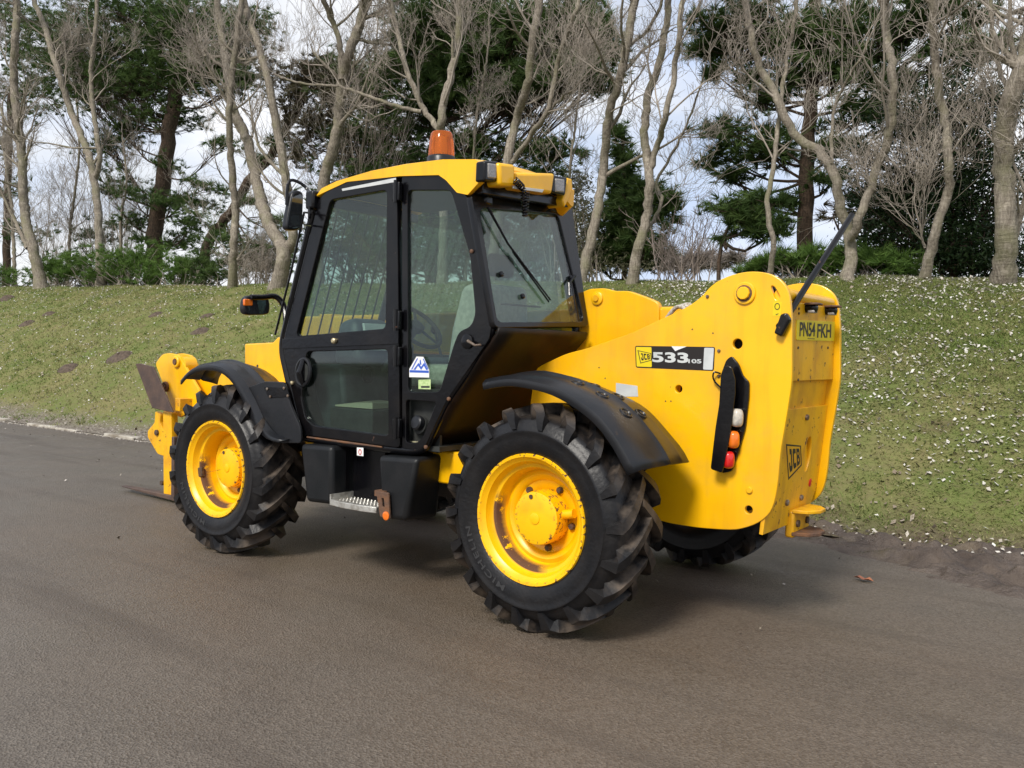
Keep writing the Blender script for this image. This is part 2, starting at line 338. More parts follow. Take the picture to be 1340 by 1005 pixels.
def nodes_math(t, op, a, b=None):
    n = N(t, 'ShaderNodeMath', operation=op)
    for i, v in enumerate((a, b)):
        if v is None: continue
        if isinstance(v, (int, float)): n.inputs[i].default_value = v
        else: t.links.new(v, n.inputs[i])
    return n.outputs[0]
def noise(t, vec, scale, detail=6, rough=.5):
    n = N(t, 'ShaderNodeTexNoise'); n.inputs['Scale'].default_value = scale; n.inputs['Detail'].default_value = detail; n.inputs['Roughness'].default_value = rough
    t.links.new(vec, n.inputs['Vector']); return n.outputs[0]
def rangemap(t, v, a, b, c=0, d=1):
    n = N(t, 'ShaderNodeMapRange'); t.links.new(v, n.inputs[0])
    for i, q in enumerate((a, b, c, d)): n.inputs[i + 1].default_value = q
    return n.outputs[0]
def mixc(t, f, a, b):
    n = N(t, 'ShaderNodeMixRGB'); t.links.new(f, n.inputs[0]) if not isinstance(f, float) else setattr(n.inputs[0], 'default_value', f)
    for i, v in ((1, a), (2, b)):
        if isinstance(v, tuple): n.inputs[i].default_value = (*v, 1)
        else: t.links.new(v, n.inputs[i])
    return n.outputs[0]

def road_material():
    m = bpy.data.materials.new('worn_wet_asphalt'); m.use_nodes = True; t = m.node_tree; b = t.nodes['Principled BSDF']; l = t.links.new
    c = N(t, 'ShaderNodeTexCoord').outputs['Object']; s = N(t, 'ShaderNodeSeparateXYZ'); l(c, s.inputs[0])
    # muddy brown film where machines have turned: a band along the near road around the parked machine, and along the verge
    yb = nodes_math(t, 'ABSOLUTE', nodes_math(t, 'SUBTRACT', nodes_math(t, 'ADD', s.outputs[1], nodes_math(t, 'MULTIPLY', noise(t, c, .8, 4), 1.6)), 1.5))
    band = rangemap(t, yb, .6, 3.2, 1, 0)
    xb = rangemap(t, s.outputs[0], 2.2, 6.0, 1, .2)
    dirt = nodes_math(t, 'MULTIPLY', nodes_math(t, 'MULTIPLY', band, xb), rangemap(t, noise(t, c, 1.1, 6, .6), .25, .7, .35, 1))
    v = N(t, 'ShaderNodeTexVoronoi'); v.inputs['Scale'].default_value = 105; l(c, v.inputs['Vector'])
    grain = v.outputs['Color']; g = N(t, 'ShaderNodeSeparateXYZ'); l(grain, g.inputs[0])
    base = mixc(t, rangemap(t, noise(t, c, 1.6, 6), .3, .7), (.094, .081, .067), (.130, .107, .084))
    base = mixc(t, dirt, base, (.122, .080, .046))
    base = mixc(t, rangemap(t, noise(t, c, .55, 6, .65), .55, .66, 0, .45), base, (.056, .046, .038))
    # soil washed along the far edge
    ed = nodes_math(t, 'MULTIPLY', rangemap(t, nodes_math(t, 'ADD', s.outputs[1], nodes_math(t, 'MULTIPLY', noise(t, c, 2.6, 6, .65), 1.5)), -.75, -1.7), .85)
    base = mixc(t, ed, base, (.098, .074, .052))
    spk = mixc(t, rangemap(t, g.outputs[0], .0, 1), (.038, .032, .026), (.198, .172, .142))
    col = mixc(t, .42, base, spk)
    fine = noise(t, c, 260, 3)
    col = mixc(t, rangemap(t, fine, .62, .72, 0, .5), col, (.26, .25, .235))
    # dark tyre smears running along the road
    st = N(t, 'ShaderNodeMapping'); st.inputs['Scale'].default_value = (.22, 2.4, 1); st.inputs['Rotation'].default_value = (0, 0, R(9)); l(c, st.inputs[0])
    sm = rangemap(t, noise(t, st.outputs[0], 1.2, 5), .52, .68, 0, .55)
    col = mixc(t, sm, col, (.070, .054, .041))
    l(col, b.inputs['Base Color'])
    l(rangemap(t, noise(t, c, 1.3, 5), .3, .7, .40, .66), b.inputs['Roughness'])
    k = N(t, 'ShaderNodeBump'); k.inputs['Strength'].default_value = .8; k.inputs['Distance'].default_value = .007
    l(nodes_math(t, 'ADD', v.outputs['Distance'], nodes_math(t, 'MULTIPLY', fine, .6)), k.inputs['Height']); l(k.outputs[0], b.inputs['Normal'])
    return m
def grid(name, xs, ys, zf, m, **k):
    X, Y = np.meshgrid(xs, ys, indexing='ij'); Zz = zf(X, Y); n, q = X.shape
    V = np.stack([X, Y, Zz], -1).reshape(-1, 3)
    I = np.arange(n * q).reshape(n, q); Fq = np.stack([I[:-1, :-1], I[1:, :-1], I[1:, 1:], I[:-1, 1:]], -1).reshape(-1, 4)
    o = bigmesh(name, V, Fq, m); return o
def bigmesh(name, V, Fc, m, parent=None, smooth=True, col=None):
    V = np.asarray(V, np.float32); Fc = np.asarray(Fc, np.int32); n, k = Fc.shape
    me = bpy.data.meshes.new(name); me.vertices.add(len(V)); me.vertices.foreach_set('co', V.ravel())
    me.loops.add(n * k); me.loops.foreach_set('vertex_index', Fc.ravel()); me.polygons.add(n)
    me.polygons.foreach_set('loop_start', np.arange(0, n * k, k, dtype=np.int32))
    if col is not None:
        a = me.attributes.new('tone', 'FLOAT', 'FACE'); a.data.foreach_set('value', np.asarray(col, np.float32))
    me.update(calc_edges=True)
    if smooth: me.shade_smooth()
    o = bpy.data.objects.new(name, me); COL.objects.link(o); me.materials.append(m)
    if parent: o.parent = parent
    return o

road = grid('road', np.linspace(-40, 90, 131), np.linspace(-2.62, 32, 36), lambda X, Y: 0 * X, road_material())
tag(road, 'grey brown worn asphalt road under the machine', kind='structure')
gm = mat('far_ground_soil', (.08, .075, .045), .95, (.06, .07, .03), .4)
g = grid('ground', np.linspace(-300, 300, 9), np.linspace(-300, 300, 9), lambda X, Y: 0 * X - 4.5, gm); tag(g, kind='structure')

def bank_material():
    m = bpy.data.materials.new('rough_grass_turf'); m.use_nodes = True; t = m.node_tree; b = t.nodes['Principled BSDF']; l = t.links.new
    c = N(t, 'ShaderNodeTexCoord').outputs['Object']; s = N(t, 'ShaderNodeSeparateXYZ'); l(c, s.inputs[0])
    n1 = noise(t, c, 1.1, 7, .6); n2 = noise(t, c, 9, 6, .6)
    grass = mixc(t, rangemap(t, n1, .35, .65), (.120, .155, .042), (.195, .180, .075))
    grass = mixc(t, rangemap(t, n2, .45, .68, 0, .65), grass, (.15, .125, .065))
    grass = mixc(t, rangemap(t, noise(t, c, 1.9, 7, .65), .60, .70, 0, .7), grass, (.135, .10, .062))
    # bare soil and grit along the foot of the bank
    e = nodes_math(t, 'ADD', s.outputs[1], nodes_math(t, 'MULTIPLY', n1, 1.0))
    soil = rangemap(t, e, -2.60, -2.15)
    nn = rangemap(t, noise(t, c, 24, 6, .6), .4, .62)
    sc = mixc(t, rangemap(t, s.outputs[0], 1.5, 4), mixc(t, nn, (.085, .062, .046), (.135, .115, .07)), mixc(t, nn, (.105, .088, .07), (.235, .21, .175)))
    col = mixc(t, soil, grass, sc)
    l(col, b.inputs['Base Color']); b.inputs['Roughness'].default_value = .95; b.inputs['Specular IOR Level'].default_value = .15
    k = N(t, 'ShaderNodeBump'); k.inputs['Strength'].default_value = .7; k.inputs['Distance'].default_value = .05
    l(noise(t, c, 22, 8, .65), k.inputs['Height']); l(k.outputs[0], b.inputs['Normal'])
    return m
xs = np.concatenate([np.linspace(-40, -9, 32), np.arange(-8.8, 16, .16), np.linspace(16, 70, 110)])
ys = np.concatenate([np.arange(-2.46, -11, -.14), np.linspace(-11.3, -45, 30)])
bank = grid('grass_bank', xs, ys, terrain_h, bank_material()); tag(bank, kind='structure')

# grass blades on the bank
def tone_mat(name, cols, rough=.8, trans=0, up=0):
    m = bpy.data.materials.new(name); m.use_nodes = True; t = m.node_tree; b = t.nodes['Principled BSDF']; l = t.links.new
    at = N(t, 'ShaderNodeAttribute', attribute_name='tone'); r = N(t, 'ShaderNodeValToRGB'); l(at.outputs['Fac'], r.inputs[0])
    el = r.color_ramp.elements
    while len(el) < len(cols): el.new(.5)
    for i, c in enumerate(cols): el[i].position = i / (len(cols) - 1); el[i].color = (*c, 1)
    l(r.outputs[0], b.inputs['Base Color']); b.inputs['Roughness'].default_value = rough; b.inputs['Specular IOR Level'].default_value = .2
    if up:
        v = N(t, 'ShaderNodeCombineXYZ'); v.inputs[1].default_value = .35; v.inputs[2].default_value = .94; l(v.outputs[0], b.inputs['Normal'])
    if trans:
        tr = N(t, 'ShaderNodeBsdfTranslucent'); l(r.outputs[0], tr.inputs[0]); mx_ = N(t, 'ShaderNodeMixShader'); mx_.inputs[0].default_value = trans
        o = t.nodes['Material Output']; l(b.outputs[0], mx_.inputs[1]); l(tr.outputs[0], mx_.inputs[2]); l(mx_.outputs[0], o.inputs[0])
    return m
def patchy(x, y):
    return .5 + .25 * np.sin(x * 1.7 + 2.1 * np.sin(y * 1.3)) * np.sin(y * 2.1 + 1.3 * np.sin(x * .9)) + .25 * np.sin(x * .63 + y * .9 + 1.7)
n = 380000
bx = np.concatenate([rng.uniform(-4, 3, 130000), rng.uniform(-7, 9, 180000), rng.uniform(9, 34, 70000)])
by = -2.5 - rng.random(n) ** 1.0 * 7.2
keep = rng.random(n) < np.where(bx < 3, np.clip((-2.3 - by) * 1.6, .05, 1), np.clip((-2.75 - by) * 1.3, .03, 1)) * np.clip(.35 + patchy(bx, by), .3, 1)
bx, by = bx[keep], by[keep]; n = len(bx)
bz = terrain_h(bx, by) - .005
hgt = rng.uniform(.012, .038, n) * (1 + .5 * (bx > 9)); wd = rng.uniform(.004, .009, n) * (1 + .8 * (bx > 9)); an = rng.uniform(0, 6.283, n); le = rng.normal(0, .036, (n, 2))
dx, dy = np.cos(an) * wd, np.sin(an) * wd
V = np.stack([np.stack([bx - dx, by - dy, bz], 1), np.stack([bx + dx, by + dy, bz], 1), np.stack([bx + le[:, 0], by + le[:, 1], bz + hgt], 1)], 1).reshape(-1, 3)
tn = np.clip(.75 * patchy(bx * .8 + 3, by * .8) + rng.normal(.08, .2, n), 0, 1)
gr = bigmesh('grass', V, np.arange(3 * n).reshape(-1, 3), tone_mat('grass_blades', [(.112, .175, .038), (.172, .225, .062), (.245, .245, .100), (.36, .31, .18)], trans=.25), smooth=False, col=tn)
tag(gr, 'short rough grass covering the bank', 'grass', kind='stuff')
# taller tufts
nt_ = 5200; tx = np.concatenate([rng.uniform(-5, 8, 3600), rng.uniform(8, 30, 1600)]); ty = -2.6 - 6.6 * rng.random(nt_)
k = fbm(tx * .9, ty * 1.1, 4, 21) > rng.uniform(.30, .62, nt_); tx, ty = tx[k], ty[k]; nt_ = len(tx); nb_ = 18
cx_, cy2 = np.repeat(tx, nb_) + rng.normal(0, .045, nt_ * nb_), np.repeat(ty, nb_) + rng.normal(0, .045, nt_ * nb_); n = len(cx_)
bz = terrain_h(cx_, cy2) - .01; hgt = rng.uniform(.03, .085, n) * np.repeat(rng.uniform(.6, 1.2, nt_), nb_); an = rng.uniform(0, 6.283, n); wd = rng.uniform(.003, .007, n) * (1 + .8 * (cx_ > 9)); le = rng.normal(0, .045, (n, 2))
dx, dy = np.cos(an) * wd, np.sin(an) * wd
V = np.stack([np.stack([cx_ - dx, cy2 - dy, bz], 1), np.stack([cx_ + dx, cy2 + dy, bz], 1), np.stack([cx_ + le[:, 0], cy2 + le[:, 1], bz + hgt], 1)], 1).reshape(-1, 3)
o = bigmesh('grass', V, np.arange(3 * n).reshape(-1, 3), gr.data.materials[0], smooth=False, col=np.clip(np.repeat(rng.random(nt_) * .6, nb_) + rng.normal(.05, .12, n), 0, 1)); tag(o, 'longer grass tufts scattered over the bank', 'grass', kind='stuff')
# petals and pale dead leaves strewn over the grass
def strewn(name, n, fx, fy, size, cols, label, lift=.012, keepf=None, zf=terrain_h):
    x, y = fx(n), fy(n)
    if keepf is not None:
        k = rng.random(n) < keepf(x, y); x, y = x[k], y[k]
    n = len(x); z = zf(x, y) + lift + rng.uniform(0, .02, n); s = rng.uniform(*size, n); a = rng.uniform(0, 6.283, n)
    u = np.stack([np.cos(a), np.sin(a), rng.normal(0, .45, n)], 1); v = np.stack([-np.sin(a), np.cos(a), rng.normal(0, .45, n)], 1)
    c = np.stack([x, y, z], 1); s = s[:, None]; asp = rng.uniform(.45, .9, n)[:, None]
    up = np.array([0, 0, 1.0]) * s * rng.uniform(.0, .35, n)[:, None]
    P = np.stack([c - u * s, c - v * s * asp + up, c + u * s, c + v * s * asp + up], 1).reshape(-1, 3)
    q = np.arange(4 * n).reshape(-1, 4); tri = np.concatenate([q[:, [0, 1, 2]], q[:, [0, 2, 3]]])
    t = np.tile(rng.random(n), 2)
    o = bigmesh(name, P, tri, tone_mat(name + '_tones', cols), smooth=False, col=t); return tag(o, label, 'leaf litter', kind='stuff')
def dens(x, y):
    c = .45 * patchy(x * 2.2 + 1, y * 2.5) + .9 * (fbm(x * 2.3, y * 3.1, 4, 7) - .22); near = np.where(x < 4.5, 1, .55)
    return np.clip(c * (1.5 + .5 * np.exp(-((y + 4.6) / 1.3) ** 2) * (x < 4)) - .25, .03, 1) * near
strewn('leaf_litter', 85000, lambda n: np.where(rng.random(n) < .5, rng.uniform(-7, 5, n), rng.uniform(5, 32, n)), lambda n: -3.3 - 6.4 * rng.random(n) ** .75, (.007, .026), [(.34, .31, .25), (.48, .45, .40), (.62, .60, .56)], 'pale whitish dead leaves strewn over the grass bank', keepf=dens)
strewn('leaf_litter', 9000, lambda n: rng.uniform(-7, 24, n), lambda n: -2.6 - 6 * rng.random(n) ** 1.6, (.012, .03), [(.16, .12, .08), (.24, .2, .155), (.36, .32, .27)], 'dull brown and grey dead leaves on the lower bank', keepf=dens)

# kerb with its stones, half buried, on the far road edge
ke = tag(empty('kerb', (4, -2.5, 0)), 'low pale concrete kerb along the far road edge', kind='structure')
km = mat('pale_kerb_concrete', (.44, .41, .35), .85, (.20, .17, .13), 5, .42, .62, bump=.2, bscale=40)
x = 3.0; kb = None
for i in range(26):
    Lk = .90; d = rng.uniform(-.012, .012); hh = .030 + rng.uniform(-.035, .022)
    b = MB().box((x, -2.60 + d, -.08), (x + Lk - .012, -2.46 + d, hh))
    o = part('kerb_stone', b, km, None, bevel=.012); o.parent = ke; o.location = (-4, 2.5, 0); x += Lk
# verge grit
nst = 5200
sx = rng.uniform(3.4, 27, nst); sy = -2.35 - np.abs(rng.normal(0, .45, nst)); keep = sy > -4; sx, sy = sx[keep], sy[keep]; nst = len(sx)
sz = np.where(sy < -2.6, terrain_h(sx, sy), .004 + .02 * (sy < -2.46)); ss = rng.uniform(.006, .022, nst)
tet = np.array([[1, 0, 0], [-.5, .85, 0], [-.5, -.85, 0], [.1, 0, .9]])
rot = rng.uniform(0, 6.28, nst); cs, sn = np.cos(rot), np.sin(rot)
P = np.stack([np.stack([sx + ss * (tet[k, 0] * cs - tet[k, 1] * sn), sy + ss * (tet[k, 0] * sn + tet[k, 1] * cs), sz + ss * tet[k, 2]], 1) for k in range(4)], 1).reshape(-1, 3)
q = np.arange(4 * nst).reshape(-1, 4); tri = np.concatenate([q[:, [0, 1, 3]], q[:, [1, 2, 3]], q[:, [2, 0, 3]]])
o = bigmesh('gravel', P, tri, tone_mat('grit_tones', [(.12, .10, .08), (.24, .21, .18), (.42, .39, .35)]), smooth=False, col=np.tile(rng.random(nst), 3)); tag(o, 'grit and broken bark along the kerb', 'gravel', kind='stuff')
# loose bits on the road
nst = 420
def onroad_x(n): return rng.uniform(-3, 16, n)
strewn('road_litter', 260, onroad_x, lambda n: -2.3 + np.abs(rng.normal(0, 1.6, n)), (.006, .016), [(.05, .04, .03), (.2, .17, .13), (.45, .42, .38)], 'tiny bits of leaf and grit scattered on the road', zf=lambda x, y: 0 * x - .006)

# wet mud on the road edge behind the machine
def mud_h(X, Y):
    edge = -1.38 - .42 * np.clip(X + 1.9, -3, 4) * .9 + .10 * np.sin(X * 3.1) + .05 * np.sin(X * 7.7 + 1)
    edge = np.clip(edge, -2.35, -.7)
    t = np.clip((edge - Y + .25 * (fbm(X * 4, Y * 4, 3, 5) - .5)) / .40, 0, 1)
    lumps = .30 * np.clip(fbm(X * 3.2, Y * 6.5, 5, 3) - .40, 0, 1) * .75 + .12 * np.clip(fbm(X * 9, Y * 13, 3, 9) - .45, 0, 1) + .035 * np.exp(-((Y + 2.05 + .1 * np.sin(X * 2.3)) / .2) ** 2)
    return t * (.004 + lumps) - (1 - t) * .02
def mud_material():
    m = bpy.data.materials.new('wet_brown_mud'); m.use_nodes = True; t = m.node_tree; b = t.nodes['Principled BSDF']; l = t.links.new
    c = N(t, 'ShaderNodeTexCoord').outputs['Object']; s = N(t, 'ShaderNodeSeparateXYZ'); l(c, s.inputs[0])
    n1 = noise(t, c, 5, 8, .6)
    col = mixc(t, rangemap(t, n1, .35, .65), (.052, .037, .028), (.105, .080, .062))
    col = mixc(t, rangemap(t, noise(t, c, 2.2, 4), .55, .7, 0, .6), col, (.16, .125, .07))
    l(col, b.inputs['Base Color']); l(rangemap(t, noise(t, c, 3.2, 5), .38, .62, .28, .75), b.inputs['Roughness'])
    k = N(t, 'ShaderNodeBump'); k.inputs['Strength'].default_value = .8; k.inputs['Distance'].default_value = .03
    l(noise(t, c, 30, 9, .65), k.inputs['Height']); l(k.outputs[0], b.inputs['Normal'])
    return m
mud = grid('mud', np.arange(-6, 2.4, .02), np.arange(-2.75, -.55, .018), mud_h, mud_material()); tag(mud, 'churned wet brown mud on the road edge behind the machine', kind='structure')
strewn('leaf_litter', 300, lambda n: rng.uniform(-5, 1.5, n), lambda n: -2.35 - np.abs(rng.normal(0, .28, n)), (.010, .026), [(.3, .27, .22), (.5, .46, .4), (.68, .66, .62)], 'pale leaves and straw along the muddy edge', zf=lambda x, y: np.maximum(terrain_h(x, y), mud_h(x, y)))
def leaf(p, s, m, label, name='fallen_leaf', cat='leaf'):
    b = MB(); pr = [(-1, 0, .0), (-.55, .38, .25), (0, .5, .12), (.55, .3, .35), (1, 0, .15), (.5, -.4, .3), (0, -.5, .05), (-.5, -.35, .3)]
    b.add([np.array(p) + s * np.array(q) for q in pr] + [np.array(p) + s * np.array((0, 0, .02))], [(i, (i + 1) % 8, 8) for i in range(8)])
    return tag(part(name, b, m), label, cat)
P = onY(1130, 761, -1.6); P = onP(1130, 761, (0, 0, .0), (0, 0, 1))
leaf((P[0], P[1], .012), .065, mat('orange_dead_leaf', (.30, .11, .05), .6, (.2, .07, .04), 30), 'curled orange brown dead leaf lying on the road by the mud')
mh = mat('molehill_soil', (.060, .042, .030), .95, (.11, .08, .056), 18, .4, .65, bump=.5, bscale=40)
mole = [(8, 391, 24, 'faint molehill at the far left edge of the bank top'), (64, 411, 18, 'small brown molehill high on the bank below the left bushes'),
        (35, 424, 22, 'low wide molehill on the upper left bank'), (89, 482, 28, 'dark fresh molehill low on the bank left of the fork carriage'),
        (156, 468, 36, 'largest molehill with a dark hole, just above the brown steel plate'), (204, 412, 20, 'flat worn molehill on the mid bank above the boom head'),
        (271, 414, 20, 'small molehill on the bank between boom head and lower mirror'), (262, 434, 26, 'spread molehill just above the front mudguard')]
def bank_hit(px, py):
    v = ray(px, py); lo = 5
    for d in np.arange(5, 60, .03):
        q = CAM + v * d
        if q[1] < -2.6 and q[2] <= Z(q[0], q[1]): return q
    return CAM + v * 25
for px, py, wpx, lab in mole:
    q = bank_hit(px, py); dep = (q - CAM) @ AZ; rad = max(.16, 1.2 * wpx / 2 * dep / F)
    b = MB(); rows = []
    for i, (rr, hh) in enumerate(((1.0, -.02), (.8, .16), (.55, .34), (.28, .44), (.04, .46))):
        rows.append([np.array((q[0] + rad * rr * math.cos(a) * (1 + .16 * math.sin(3 * a + i)), q[1] + rad * rr * .7 * math.sin(a), Z(q[0] + rad * rr * math.cos(a), q[1] + rad * rr * .7 * math.sin(a)) + hh * rad * .55 * (1 + .2 * math.sin(5 * a + px)))) for a in np.linspace(0, 2 * math.pi, 15)])
    b.loft(rows); tag(part('molehill', b, mh), lab, 'molehill', 'molehills on the grass bank')
q = bank_hit(1217, 358); leaf((q[0], q[1], q[2] + .03), .10, mat('pale_green_wrapper', (.35, .62, .5), .4), 'scrap of pale green litter on the ridge by a leaning tree', 'litter_scrap', 'litter')

# ================================================================== TREES AND SHRUBS
def bark(name, c1, c2, moss, furrow=.5):
    m = bpy.data.materials.new(name); m.use_nodes = True; t = m.node_tree; b = t.nodes['Principled BSDF']; l = t.links.new
    c = N(t, 'ShaderNodeTexCoord').outputs['Object']
    mp = N(t, 'ShaderNodeMapping'); mp.inputs['Scale'].default_value = (1, 1, .22); l(c, mp.inputs[0]); hp = N(t, 'ShaderNodeMapping'); hp.inputs['Scale'].default_value = (.5, .5, 3.2); l(c, hp.inputs[0])
    v = noise(t, mp.outputs[0], 34, 6, .65); h = noise(t, hp.outputs[0], 8, 5, .6); big = noise(t, c, 2.4, 5, .6)
    col = mixc(t, rangemap(t, v, .38, .62), c2, c1)
    col = mixc(t, rangemap(t, h, .52, .66, 0, .55), col, tuple(x * .55 for x in c1))
    col = mixc(t, rangemap(t, big, .48, .66, 0, .75), col, moss)
    col = mixc(t, rangemap(t, noise(t, c, 5.5, 4), .60, .68, 0, .5), col, tuple(min(1, x * 1.45) for x in c1))
    l(col, b.inputs['Base Color']); b.inputs['Roughness'].default_value = .92; b.inputs['Specular IOR Level'].default_value = .15
    k = N(t, 'ShaderNodeBump'); k.inputs['Strength'].default_value = furrow; k.inputs['Distance'].default_value = .03
    l(nodes_math(t, 'ADD', v, h), k.inputs['Height']); l(k.outputs[0], b.inputs['Normal']); return m
M['bark_grey'] = bark('grey_bark', (.30, .265, .215), (.155, .132, .104), (.185, .178, .105), .7)
M['bark_pine'] = bark('dark_pine_bark', (.095, .066, .047), (.036, .027, .020), (.06, .05, .036), 1.0)
M['twig'] = mat('twig_bark', (.34, .30, .255), .9, (.22, .19, .155), 3, spec=.2)
M['twig_pale'] = mat('pale_twig_bark', (.27, .225, .20), .9, (.2, .165, .14), 3, spec=.2)
M['needle'] = tone_mat('pine_needles', [(.032, .062, .018), (.066, .115, .030), (.120, .175, .052)], .6, .35)
M['needle_bright'] = tone_mat('bright_green_needles', [(.050, .100, .018), (.090, .165, .032), (.145, .225, .055)], .6, .35)
M['needle_brown'] = tone_mat('browned_needles', [(.050, .042, .026), (.085, .070, .042), (.10, .105, .045)], .7, .35)
M['leaf_dark'] = tone_mat('dark_broad_leaves', [(.010, .024, .010), (.022, .044, .015), (.050, .078, .028)], .4, .35)
M['leaf_olive'] = tone_mat('olive_leaves', [(.055, .06, .03), (.10, .10, .055), (.17, .16, .10)], .6, .35)

class Tubes:
    """many thin tapering limbs collected into one mesh"""
    def __init__(s): s.V = []; s.F = []; s.n = 0
    def add(s, path, rad, sides):
        p = np.asarray(path, float); m = len(p); t = np.gradient(p, axis=0); t /= np.linalg.norm(t, axis=1)[:, None] + 1e-9
        ref = np.array([.37, .91, .17]); u = np.cross(t, ref); u /= np.linalg.norm(u, axis=1)[:, None] + 1e-9; q = np.cross(t, u)
        a = np.linspace(0, 2 * math.pi, sides, endpoint=False)
        V = p[:, None] + np.asarray(rad)[:, None, None] * (u[:, None] * np.cos(a)[None, :, None] + q[:, None] * np.sin(a)[None, :, None])
        if sides > 8:
            k = 1 + .09 * (fbm(p[:, None, 2] * 1.7 + p[0, 0], a[None] * 1.3, 3, int(abs(p[0, 0] * 7)) % 50) - .5) + .06 * np.clip(fbm(p[:, None, 2] * 3.1, a[None] * 1.1 + p[0, 0], 2, 5) - .66, 0, 1) * 4
            V = p[:, None] + (V - p[:, None]) * k[..., None]
        I = np.arange(m * sides).reshape(m, sides) + s.n; J = np.roll(I, -1, 1)
        s.V.append(V.reshape(-1, 3)); s.F.append(np.stack([I[:-1], J[:-1], J[1:], I[1:]], -1).reshape(-1, 4)); s.n += m * sides
    def obj(s, name, m, parent): return bigmesh(name, np.concatenate(s.V), np.concatenate(s.F), m, parent)
def limb(tb, start, d, length, r, level, tw, up=.12, wob=.22, kids=(7, 6, 4), reach=.70):
    nseg = 7 if level < 2 else 5
    d = unit(d); p = np.array(start, float); pts = [p]
    for i in range(nseg):
        d = unit(d + rng.normal(0, wob, 3) * (.7 if level == 0 else 1) + np.array((0, 0, up)))
        p = p + d * length / nseg; pts.append(p)
    rad = np.linspace(r, max(.0028, r * .26), nseg + 1)
    (tb if level == 0 and r > .03 else tw).add(pts, rad, 6 if r > .03 else (4 if r > .012 else 3))
    if level < len(kids):
        for k in range(kids[level]):
            f = rng.uniform(.18, 1.0); i = min(nseg - 1, int(f * nseg)); b = pts[i] + (pts[i + 1] - pts[i]) * (f * nseg - i)
            ax = unit(pts[i + 1] - pts[i]); side = unit(np.cross(ax, rng.normal(0, 1, 3)))
            nd = ax * rng.uniform(.55, 1.1) + side * rng.uniform(.4, .85)
            limb(tb, b, nd, length * reach * rng.uniform(.55, 1.1) * (1.1 - .45 * f), max(.0032, r * (1 - .6 * f) * .52), level + 1, tw, up, wob, kids, reach)
def resample(p, step):
    p = smooth_path(p, 5); s = np.concatenate([[0], np.cumsum([np.linalg.norm(b - a) for a, b in zip(p[:-1], p[1:])])])
    n = max(6, int(s[-1] / step)); return np.array([[np.interp(t, s, [q[k] for q in p]) for k in range(3)] for t in np.linspace(0, s[-1], n)])
PXM = lambda y, x: float(np.dot(onY(x, 350, y) - CAM, AZ)) / F        # metres per photo pixel at that place
def stem_points(px, y, depth_wander):
    P = [np.array(onY(a, b, y + dy)) for (a, b), dy in zip(px, depth_wander)]; return P
def tree(label, y, stems, group='bare grey trees along the ridge', nl=12, name='bare_tree', extra_up=2.5, twig='twig', lm=1.0, barkm='bark_grey', low=.28, tw_kids=(6, 5, 3)):
    """stems: list of (pixel polyline from the foot up, width in px at foot, width at the top)"""
    base = np.array(onY(*stems[0][0][0], y)); gz = Z(base[0], base[1])
    E = tag(empty(name, (base[0], base[1], gz)), label, 'tree', group)
    tk, tw = Tubes(), Tubes(); s0 = PXM(y, stems[0][0][0][0])
    for si, (px, w0, w1) in enumerate(stems):
        n = len(px); wander = np.cumsum(rng.normal(0, .16, n)); wander -= wander[0]
        P = stem_points(px, y + (0 if si == 0 else stems_off), wander) if si else stem_points(px, y, wander)
        if si == 0:
            stems_off = 0
            P[0] = np.array((P[0][0], P[0][1], min(P[0][2], gz) - .15))
        top = P[-1]; d = unit(P[-1] - P[-2])
        if px[-1][1] <= 12:       # the stem leaves the frame: grow it on
            for k in range(3): d = unit(d + rng.normal(0, .12, 3) + np.array((0, 0, .1))); P.append(P[-1] + d * extra_up / 3)
        Q = resample(P, .12); n = len(Q); f = np.linspace(0, 1, n)
        Q[1:-1] += rng.normal(0, .012, (n - 2, 3))
        r = .88 * (w0 + (w1 - w0) * f) * s0 / 2
        if si == 0: r *= 1 + .55 * np.exp(-f * 26)
        r = r * (1 + rng.normal(0, .025, n)); tk.add(Q, r, 14)
        tot = np.linalg.norm(Q[-1] - Q[0])
        for k in range(int(1.35 * nl * (1 if si == 0 else .75))):
            f_ = rng.uniform(low if si == 0 else .1, 1.0); i = min(n - 2, int(f_ * (n - 1)))
            ax = unit(Q[i + 1] - Q[i]); side = unit(np.cross(ax, rng.normal(0, 1, 3)))
            limb(tk, Q[i], ax * rng.uniform(.35, .8) + side * rng.uniform(.45, .9), lm * rng.uniform(.9, 2.6) * (1.15 - .4 * f_), min(.055, r[i] * rng.uniform(.22, .5)), 0, tw, kids=tw_kids)
        limb(tk, Q[-1], d, 1.4, r[-1] * .9, 0, tw)
    for tb, nm, mm in ((tk, 'trunk', M[barkm]), (tw, 'crown', M[twig])):
        if tb.V:
            o = tb.obj(nm, mm, E); o.location = -E.location
    return E

RY = -9.15
tree('leaning bare tree with a mossy trunk at the far left edge', RY, [
    ([(56, 374), (43, 325), (32, 278), (28, 200), (18, 110), (20, 50), (22, 0)], 15, 9), ([(36, 325), (18, 285), (0, 248), (-22, 200)], 6, 4), ([(28, 195), (10, 165), (-6, 120), (-14, 60)], 5, 3)], nl=13)
tree('bare tree curving left behind the green shrubs, with a thinner straight second stem', RY - .6, [
    ([(133, 350), (129, 290), (124, 240), (116, 203), (94, 148), (73, 85), (57, 30), (44, 0)], 12, 7), ([(124, 235), (130, 205), (123, 150), (119, 95), (125, 40), (128, 0)], 8, 4)], nl=14)
tree('slim upright bare tree with a broken side shoot near its foot', RY + .1, [
    ([(304, 367), (306, 320), (308, 285), (303, 215), (300, 160), (303, 105), (310, 50), (316, 0)], 12, 6), ([(304, 348), (313, 336), (322, 324), (327, 316)], 4, 2)], nl=10)
